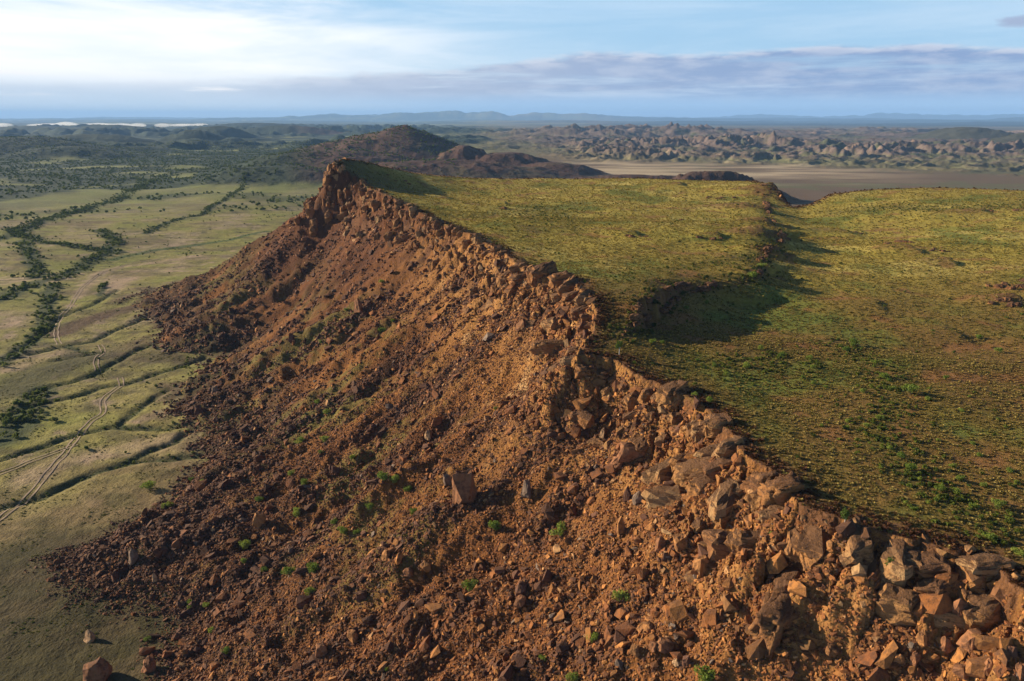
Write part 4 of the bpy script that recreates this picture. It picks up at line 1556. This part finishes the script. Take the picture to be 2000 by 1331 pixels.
rim_walk = walk(RIM[2:], lambda p: R.uniform(2.5, 3.7) * (0.85 + math.hypot(*p) / 420))
for px, py, tx, ty in rim_walk:
    r = math.hypot(px, py)
    if abs(math.degrees(math.atan2(px, py))) > 38 or r < 70:
        continue
    ox, oy = ty, -tx                                     # try both sides: outwards is down the slope
    if on_ground(np.array([px + 14 * ox]), np.array([py + 14 * oy]))[0][0] > on_ground(np.array([px - 14 * ox]), np.array([py - 14 * oy]))[0][0]:
        ox, oy = -ox, -oy
    big = 1.0 + 0.35 * (r > 380) + 0.25 * math.sin(r / 17.0)
    for row, (d0, prob) in enumerate(((1.0, 1.0), (5.6, 0.62), (11.0, 0.36))):
        if R.random() > prob:
            continue
        d = d0 + R.uniform(-1.2, 1.4)
        j = R.uniform(-1.2, 1.2)
        x, y = px + ox * d + tx * j, py + oy * d + ty * j
        z = float(on_ground(np.array([x]), np.array([y]))[0][0])
        w = R.uniform(1.5, 2.7) * big if row == 0 else R.choice((0.9, 1.3, 1.8, 2.4)) * R.uniform(0.85, 1.15) * big
        ln = w * R.uniform(1.1, 2.1)
        h = w * R.uniform(0.7, 1.25)
        if r > 270:
            w, ln, h = w * 0.75, ln * 0.7, h * 1.2
        tilt, k_ = R.uniform(0.12, 0.32), 0.06 + 0.1 * row
        dip = Vector((ox * tilt + R.uniform(-k_, k_), oy * tilt + R.uniform(-k_, k_), 1.0))
        yaw = R.uniform(-0.25, 0.25) * (1 + row)
        xa = (ox * math.cos(yaw) - oy * math.sin(yaw), ox * math.sin(yaw) + oy * math.cos(yaw), -0.4)
        place_block(slope, x, y, z - (0.42 if row == 0 else 0.3) * h, xa, dip, (ln, w, h), R.choice(RIM_TONES))

# broken slabs lying all over the rim band, too many to pick apart
x, y = area_points(130000, 75, 540, 38.0)
z, dm, nx, ny, nz = on_ground(x, y, ('z', 'dm', 'nx', 'ny', 'nz'))
rr_ = np.hypot(x, y)
m = (dm > -2.0) & (dm < 20) & (rng.random(len(x)) < (0.55 * sst(20, 9, dm) * (0.10 + 1.0 * sst(-0.1, 0.35, fbm(x / 7, y / 7, 3, 170)))))
x, y, z, nrm = x[m], y[m], z[m], np.stack([nx[m], ny[m], nz[m]], 1)
k = len(x)
s = 0.4 * (3.8 / 0.4) ** (rng.random(k) ** 2.6) * (1 + np.hypot(x, y) / 900)
sc = s[:, None] * rng.uniform(0.7, 1.2, (k, 3)) * 0.6
tn = np.array(RIM_TONES)[rng.integers(0, 5, k)] * rng.uniform(0.4, 1.05, (k, 1))
instanced('rim_rubble', STONES, np.stack([x, y, z + 0.15 * sc[:, 2]], 1), euler_on(nrm, 0.42, k), sc, rng.integers(0, 16, k), tn)

# the knob of standing rock at the far point of the mesa
for k in range(26):
    a = math.radians(R.uniform(100, 300))
    q = R.uniform(4, 26)
    x, y = PEAK[0] + q * math.cos(a), PEAK[1] + q * math.sin(a)
    z = float(on_ground(np.array([x]), np.array([y]))[0][0])
    w = R.uniform(1.6, 3.4)
    place_block(slope, x, y, z, (math.cos(a), math.sin(a), -0.5), (0.3 * math.cos(a), 0.3 * math.sin(a), 1), (w, w * R.uniform(0.6, 1), w * R.uniform(1.0, 1.8)), R.choice(RIM_TONES[:2] + RIM_TONES[3:]))

# ledges of rock standing out of the plateau: along the scarp, and red knolls on the right
for px, py, tx, ty in walk(SCARP[2:], lambda p: R.uniform(2.0, 5.5) if math.hypot(*p) < 235 else R.choice((2.5, 3.0, 4.0, 30.0))):
    x, y = px + R.uniform(-1.5, 1.5), py + R.uniform(-1.5, 1.5)
    z = float(on_ground(np.array([x]), np.array([y]))[0][0])
    w = R.uniform(0.5, 1.4) * (1 + math.hypot(x, y) / 700)
    place_block(plateau, x, y, z, (tx, ty, 0), (R.uniform(-.2, .2), R.uniform(-.2, .2), 1), (w * R.uniform(1.1, 2.0), w, w * R.uniform(0.5, 0.8)), R.choice([(0.17, 0.082, 0.04), (0.13, 0.062, 0.034)]))
KNOLLS = [(1985, 560, 20, 9.0), (1950, 588, 5, 4.0), (1760, 474, 8, 9.0), (1835, 488, 8, 8.0), (1690, 458, 4, 5.0), (1940, 412, 6, 10.0), (1630, 375, 7, 7.0), (1420, 388, 7, 12.0),
          (1500, 372, 7, 8.0), (1400, 470, 4, 5.0), (1320, 345, 5, 9.0), (770, 350, 4, 7.0), (985, 408, 3, 3.0), (1240, 462, 4, 5.0), (1330, 430, 3, 5.0)]
for u, v, n, spread in KNOLLS:
    cx, cy, cz = (float(q[0]) for q in ground_hit(u, v))
    for k in range(n):
        x, y = cx + R.gauss(0, spread * 0.55), cy + R.gauss(0, spread * 0.4)
        z = float(on_ground(np.array([x]), np.array([y]))[0][0])
        w = R.uniform(0.6, 1.6)
        place_block(plateau, x, y, z - 0.1 * w, (R.uniform(-1, 1), R.uniform(-1, 1), 0), (R.uniform(-.3, .3), R.uniform(-.3, .3), 1),
                    (w * R.uniform(1, 1.8), w, w * R.uniform(0.45, 0.8)), R.choice([(0.20, 0.085, 0.042), (0.15, 0.070, 0.036), (0.24, 0.115, 0.055)]))

# ------------------------------------------------------------------ wheel tracks over the valley floor
for ln in TRACKS:
    pts = np.array([(p[0], p[1], p[2], p[3]) for p in walk(ln, lambda p: 1.5)])
    # ease the corners
    for _ in range(6):
        pts[1:-1, :2] = 0.25 * pts[:-2, :2] + 0.5 * pts[1:-1, :2] + 0.25 * pts[2:, :2]
    tg = np.gradient(pts[:, :2], axis=0)
    tg /= np.linalg.norm(tg, axis=1, keepdims=True)
    nr = np.stack([tg[:, 1], -tg[:, 0]], 1)
    vs, fs = [], []
    for c in (-1.05, 1.05):
        i0 = len(vs)
        for k in range(len(pts)):
            wob = 0.12 * math.sin(k * 0.7 + c)
            for e in (-0.3, 0.0, 0.3):
                p = pts[k, :2] + nr[k] * (c + e + wob)
                vs.append((p[0], p[1]))
            if k:
                for q in (0, 1):
                    fs.append((i0 + 3 * k - 3 + q, i0 + 3 * k - 2 + q, i0 + 3 * k + 1 + q, i0 + 3 * k + q))
    V = np.array(vs)
    z = on_ground(V[:, 0], V[:, 1])[0] + 0.14
    me = mesh_from('dirt_track', [(float(a), float(b), float(c)) for (a, b), c in zip(V, z)], fs, [M_TRACK])
    o = bpy.data.objects.new('dirt_track', me)
    o['kind'] = 'structure'
    COL.objects.link(o)

# ------------------------------------------------------------------ boulders one can point to
DARK, RED, ORANGE, TAN, GREY = (0.11, 0.050, 0.030), (0.25, 0.110, 0.050), (0.33, 0.150, 0.052), (0.42, 0.26, 0.14), (0.22, 0.15, 0.105)
BOULDERS = [
    # u, v of the foot, width and height in photo pixels, flatness, tone, label
    (905, 992, 46, 84, RED, 'tallest boulder on the scree, reddish brown slab casting a black shadow'),
    (874, 950, 21, 27, GREY, 'pale grey stone leaning just left of the tallest scree boulder'),
    (1028, 970, 19, 36, GREY, 'grey upright shard to the right of the tallest scree boulder'),
    (1211, 1042, 20, 40, ORANGE, 'orange upright stone below the heap of dark grey slabs'),
    (1233, 898, 64, 40, RED, 'broad flat slab tilted on the broken ledge below the rim'),
    (1206, 913, 32, 24, RED, 'smaller flat slab touching the broad tilted slab'),
    (1177, 858, 13, 26, TAN, 'small pale upright stone above the broad tilted slab'),
    (1246, 985, 24, 30, GREY, 'dark grey slab at the right of the heap of grey slabs'),
    (1224, 980, 18, 36, DARK, 'dark grey slab at the left of the heap of grey slabs'),
    (1370, 1122, 40, 42, ORANGE, 'squarish orange block above the lower right scree'),
    (1326, 1070, 34, 34, ORANGE, 'orange block split from the rim beside green tufts'),
    (1290, 1075, 26, 30, RED, 'brown block left of the split orange block'),
    (508, 1028, 30, 32, ORANGE, 'rounded orange boulder above the left scree'),
    (174, 1254, 26, 26, TAN, 'pale rounded boulder alone in the green hollow at the foot'),
    (190, 1330, 54, 50, RED, 'large brown boulder at the lower left edge of the scree'),
    (292, 1312, 32, 34, RED, 'brown boulder with long shadow between the lower left boulders and the scree'),
    (262, 1102, 24, 36, GREY, 'grey shard standing in the dark rubble tongue at the foot'),
    (303, 1138, 12, 22, TAN, 'small pale upright stone in the rubble tongue at the foot'),
    (853, 832, 26, 24, RED, 'brown boulder in the dark block stream above the tallest boulder'),
    (836, 858, 15, 22, TAN, 'striped tan stone in the dark block stream'),
    (1019, 1160, 28, 26, DARK, 'dark brown angular slab in the middle of the lower scree'),
    (1017, 1186, 27, 30, RED, 'pitted brown boulder under the dark angular slab'),
    (1262, 1235, 40, 20, ORANGE, 'flat rounded orange slab low on the scree'),
    (1297, 1268, 34, 24, RED, 'flat brown slab, right one of the pair under the rounded slab'),
    (1276, 1272, 22, 26, RED, 'flat brown slab, left one of the pair under the rounded slab'),
    (1240, 1280, 26, 26, ORANGE, 'orange slab left of the pair of flat brown slabs'),
    (1324, 1300, 22, 22, TAN, 'pale tan wedge of stone below the pair of flat brown slabs'),
    (1898, 1268, 46, 44, RED, 'widest slab of the block field under the rim at lower right'),
    (1872, 1208, 32, 48, RED, 'pointed slab just above the widest slab of the block field'),
    (1970, 1288, 26, 38, DARK, 'oval dark slab beside the black shadow at the right'),
    (1800, 1262, 26, 36, ORANGE, 'orange slab left of the widest slab of the block field'),
    (1786, 1296, 28, 28, RED, 'squarish brown slab at the lower left of the block field'),
    (1845, 1272, 24, 32, RED, 'brown slab between the orange slab and the widest slab'),
    (1876, 1322, 40, 32, RED, 'broad slab at the bottom of the block field'),
    (1755, 1300, 26, 28, ORANGE, 'orange block at the left end of the block field'),
    (1930, 1315, 24, 36, RED, 'upright brown slab at the lower right of the widest slab'),
    (1990, 1325, 24, 36, RED, 'brown slab in the lower right corner of the scene'),
    (630, 1280, 26, 30, RED, 'brown slab low on the scree in front of the left boulders'),
    (690, 1250, 24, 22, ORANGE, 'orange slab low on the scree, right of the brown slab'),
    (830, 1115, 26, 24, ORANGE, 'orange angular stone under the dark hollow of the middle scree'),
    (797, 1125, 24, 18, RED, 'reddish flat stone left of the orange angular stone'),
    (754, 1092, 22, 20, ORANGE, 'tilted orange stone with a black shadow above the reddish flat stone'),
    (706, 1175, 30, 28, DARK, 'dark brown boulder with black shadow on the middle scree'),
    (390, 812, 22, 24, DARK, 'dark boulder high on the left rubble lobe'),
    (420, 770, 16, 20, GREY, 'pale grey stone standing above the left rubble lobe'),
    (570, 668, 12, 20, DARK, 'lone dark pointed stone on the grassy slope under the far peak'),
    (700, 612, 18, 30, RED, 'brown slab leaning on the slope under the far peak'),
    (1340, 1300, 18, 26, DARK, 'narrow dark stone right of the pale tan wedge'),
]
bx, by, bz = ground_hit([b[0] for b in BOULDERS], [b[1] - 0.12 * b[3] for b in BOULDERS])
for k, (u, v, wpx, hpx, tone, label) in enumerate(BOULDERS):
    depth = by[k] * cp + (CAM_Z - bz[k]) * sp
    w, h = wpx / F_PX * depth, hpx / F_PX * depth
    if k == 0:
        w, h = w * 1.15, h * 1.2
    me = boulder_mesh('boulder', 0.5 * w * 1.05, 0.5 * w * random.Random(k).uniform(0.7, 1.0), 0.62 * h, 210 + k, rough=0.13, npts=(16, 22, 30)[k % 3], box=(0.55, 0.75, 0.9)[(k // 3) % 3], taper=True)
    o = bpy.data.objects.new('boulder', me)
    o.location = (float(bx[k]), float(by[k]), float(bz[k]) + 0.28 * h)
    rr = random.Random(77 + k)
    o.rotation_euler = (rr.uniform(-0.22, 0.05), rr.uniform(-0.2, 0.2), rr.uniform(-0.6, 0.6))
    o['tone'] = list(tone)
    COL.objects.link(o)
    tag(o, label, 'boulder', 'large boulders on the scree')

# ------------------------------------------------------------------ shrubs and rim trees
S_SLOPE = [(967, 1022, 32), (1091, 1031, 38), (916, 1145, 34), (1061, 1284, 18), (1160, 1243, 26), (1121, 1325, 28), (808, 996, 20), (797, 953, 22), (671, 1034, 20), (654, 1019, 16),
           (699, 1038, 16), (725, 986, 20), (611, 1108, 28), (607, 1153, 22), (757, 1306, 14), (1214, 1162, 34), (1375, 1318, 46), (749, 929, 28), (773, 934, 22), (639, 803, 18),
           (622, 783, 16), (768, 625, 12), (746, 645, 14), (633, 858, 18), (690, 891, 15), (628, 882, 12), (968, 797, 10), (628, 667, 10), (819, 612, 9), (677, 604, 10),
           (293, 950, 28), (329, 985, 22), (483, 1061, 26), (564, 1113, 28), (518, 1111, 16), (477, 1093, 16), (582, 999, 22), (570, 925, 16), (505, 973, 18), (584, 860, 22),
           (594, 942, 18), (375, 935, 14), (395, 940, 16), (371, 1179, 20), (403, 1183, 16), (413, 1229, 16), (443, 1268, 18), (287, 1247, 14), (745, 548, 12), (1505, 1040, 12)]
S_PLATEAU = [(1237, 666, 10), (1275, 667, 16), (1293, 667, 12), (1484, 679, 14), (1524, 694, 16), (1583, 696, 14), (1457, 712, 20), (1394, 712, 12), (1418, 729, 12), (1361, 702, 10),
             (1589, 715, 14), (1330, 759, 16), (1358, 768, 14), (1385, 780, 18), (1589, 747, 12), (1487, 520, 20), (1469, 535, 22), (1569, 737, 10), (1613, 755, 10), (1686, 762, 14),
             (1737, 741, 14), (1742, 759, 14), (1778, 762, 30), (1812, 777, 16), (1665, 669, 22), (1653, 683, 14), (1707, 705, 16), (1728, 731, 26), (1718, 815, 16), (1691, 831, 14),
             (1655, 821, 12), (1653, 833, 12), (1604, 831, 9), (1832, 858, 10), (1900, 864, 14), (1860, 908, 14), (1875, 935, 16), (1920, 946, 16), (1833, 951, 20), (1866, 959, 20),
             (1775, 947, 14), (1829, 975, 14), (1785, 992, 14), (1946, 984, 24), (1903, 986, 18), (1782, 911, 26), (1761, 890, 18), (1737, 873, 16), (1912, 887, 14), (1878, 800, 12),
             (1848, 738, 12), (1972, 918, 16), (1984, 942, 14), (1951, 684, 16), (1912, 657, 14), (1932, 1043, 32), (1990, 1076, 26), (1873, 936, 14), (1340, 600, 12), (1380, 590, 10)]
LANDMARKS = [(905, 960, 'the tallest scree boulder'), (508, 1012, 'the rounded orange boulder'), (174, 1243, 'the pale boulder in the green hollow'), (1235, 885, 'the broad tilted slab'),
             (262, 1090, 'the grey shard at the foot'), (1019, 1150, 'the dark angular slab'), (1262, 1225, 'the flat rounded slab'), (1370, 1105, 'the squarish orange block'),
             (1648, 1012, 'the white-trunked rim tree'), (1208, 680, 'the small tree by the shadowed scarp'), (1737, 1100, 'the tree on the broken rim'), (570, 660, 'the lone pointed stone'),
             (690, 1240, 'the low orange slab'), (1480, 530, 'the dark thicket on the scarp'), (1985, 560, 'the red knoll'), (853, 825, 'the brown boulder of the block stream'),
             (706, 1165, 'the dark boulder with black shadow'), (1728, 735, 'the shrubby hollow of the plateau'), (1898, 1250, 'the widest slab'), (390, 800, 'the left rubble lobe')]
used_labels = set()


def shrub_label(u, v, wpx, where):
    size = 'tiny' if wpx < 12 else 'small' if wpx < 17 else 'mid-sized' if wpx < 24 else 'large'
    ranked = sorted(LANDMARKS, key=lambda L: (L[0] - u) ** 2 + (L[1] - v) ** 2)
    for L in ranked:
        dx, dy = u - L[0], v - L[1]
        d = math.hypot(dx, dy)
        side = ('right of' if dx > 0 else 'left of') if abs(dx) > 1.3 * abs(dy) else ('below' if dy > 0 else 'above') if abs(dy) > 1.3 * abs(dx) else \
               ('%s and %s of' % ('below' if dy > 0 else 'above', 'right' if dx > 0 else 'left'))
        how = 'just' if d < 45 else 'a little' if d < 95 else 'well' if d < 180 else 'far'
        lab = '%s green shrub on the %s, %s %s %s' % (size, where, how, side, L[2])
        if lab not in used_labels and len(lab.split()) <= 16:
            used_labels.add(lab)
            return lab
    return '%s green shrub on the %s' % (size, where)


def add_shrub(u, v, wpx, pos, where, group, k):
    x, y, z = pos
    depth = y * cp + (CAM_Z - z) * sp
    w = wpx / F_PX * depth * 0.5 * 1.25
    fm, sm = SHRUBS[k % len(SHRUBS)]
    rr = random.Random(1000 + k)
    root = bpy.data.objects.new('shrub', None)
    root.location = (x, y, z - 0.05)
    root.rotation_euler = (0, 0, rr.uniform(0, 6.28))
    root.scale = (w, w, w * rr.uniform(0.75, 1.0))
    COL.objects.link(root)
    g = rr.random()
    tone = [float(q) for q in lerp(C3(0.12, 0.18, 0.032), C3(0.25, 0.30, 0.06), g)]
    for nm, me in (('foliage', fm), ('stems', sm)):
        o = bpy.data.objects.new(nm, me)
        o.parent = root
        o['tone'] = tone
        COL.objects.link(o)
    tag(root, shrub_label(u, v, wpx, where), 'shrub', group)


for lst, where, group in ((S_SLOPE, 'scree', 'green shrubs on the scree'), (S_PLATEAU, 'plateau', 'green shrubs on the plateau')):
    hx, hy, hz_ = ground_hit([s[0] for s in lst], [s[1] + 0.30 * s[2] for s in lst])
    for k, (u, v, wpx) in enumerate(lst):
        add_shrub(u, v, wpx, (float(hx[k]), float(hy[k]), float(hz_[k])), where, group, k + (50 if where == 'plateau' else 0))

for k, (u, v, wpx, hpx, bark, label) in enumerate(((1209, 695, 20, 28, M_PALE_BARK, 'small green tree standing at the edge of the shadowed scarp'),
                                                   (1648, 1032, 20, 40, M_PALE_BARK, 'slender rim tree with a bare white trunk and thin crown'),
                                                   (1737, 1118, 36, 42, M_BARK, 'spreading green tree rooted among the broken rim blocks'))):
    x, y, z = (float(q[0]) for q in ground_hit(u, v))
    depth = y * cp + (CAM_Z - z) * sp
    w, h = wpx / F_PX * depth * 0.5, hpx / F_PX * depth
    fm, cen = foliage_mesh('tree_crown', 500 + k, 600, 0.10, 0.75, 7, 0.85 if k < 2 else 0.35)
    sm = stem_mesh('tree_trunk', cen, bark, 0.8 if k < 2 else 0.3, 0.06)
    root = bpy.data.objects.new('tree', None)
    root.location = (x, y, z)
    root.scale = (w, w, h / 1.75)
    COL.objects.link(root)
    for nm, me in (('crown', fm), ('trunk', sm)):
        o = bpy.data.objects.new(nm, me)
        o.parent = root
        o['tone'] = [0.085, 0.125, 0.026]
        COL.objects.link(o)
    tag(root, label, 'tree', 'trees along the rim')

# dark thicket added along the scarp to deepen the shadow there
sx_, sy_, ss_ = [], [], []
for px, py, tx, ty in walk(SCARP[2:10], lambda p: R.choice((0.5, 0.7, 0.9, 6.0))):
    for _ in range(3):
        sx_.append(px + R.gauss(0, 3.0)); sy_.append(py + R.gauss(0, 3.0)); ss_.append(0.3 + 0.9 * R.random() ** 2)
sx_, sy_, ss_ = map(np.array, (sx_, sy_, ss_))
z, dm = on_ground(sx_, sy_, ('z', 'dm'))
m = dm < -4
k = int(m.sum())
instanced('added_scarp_thicket', WOOD, np.stack([sx_[m], sy_[m], z[m] - 0.1], 1), np.stack([np.zeros(k), np.zeros(k), rng.uniform(0, 6.28, k)], 1),
          ss_[m][:, None] * rng.uniform(0.7, 1.1, (k, 3)), rng.integers(0, 4, k), lerp(C3(0.05, 0.06, 0.018), C3(0.12, 0.13, 0.03), rng.random((k, 1))))
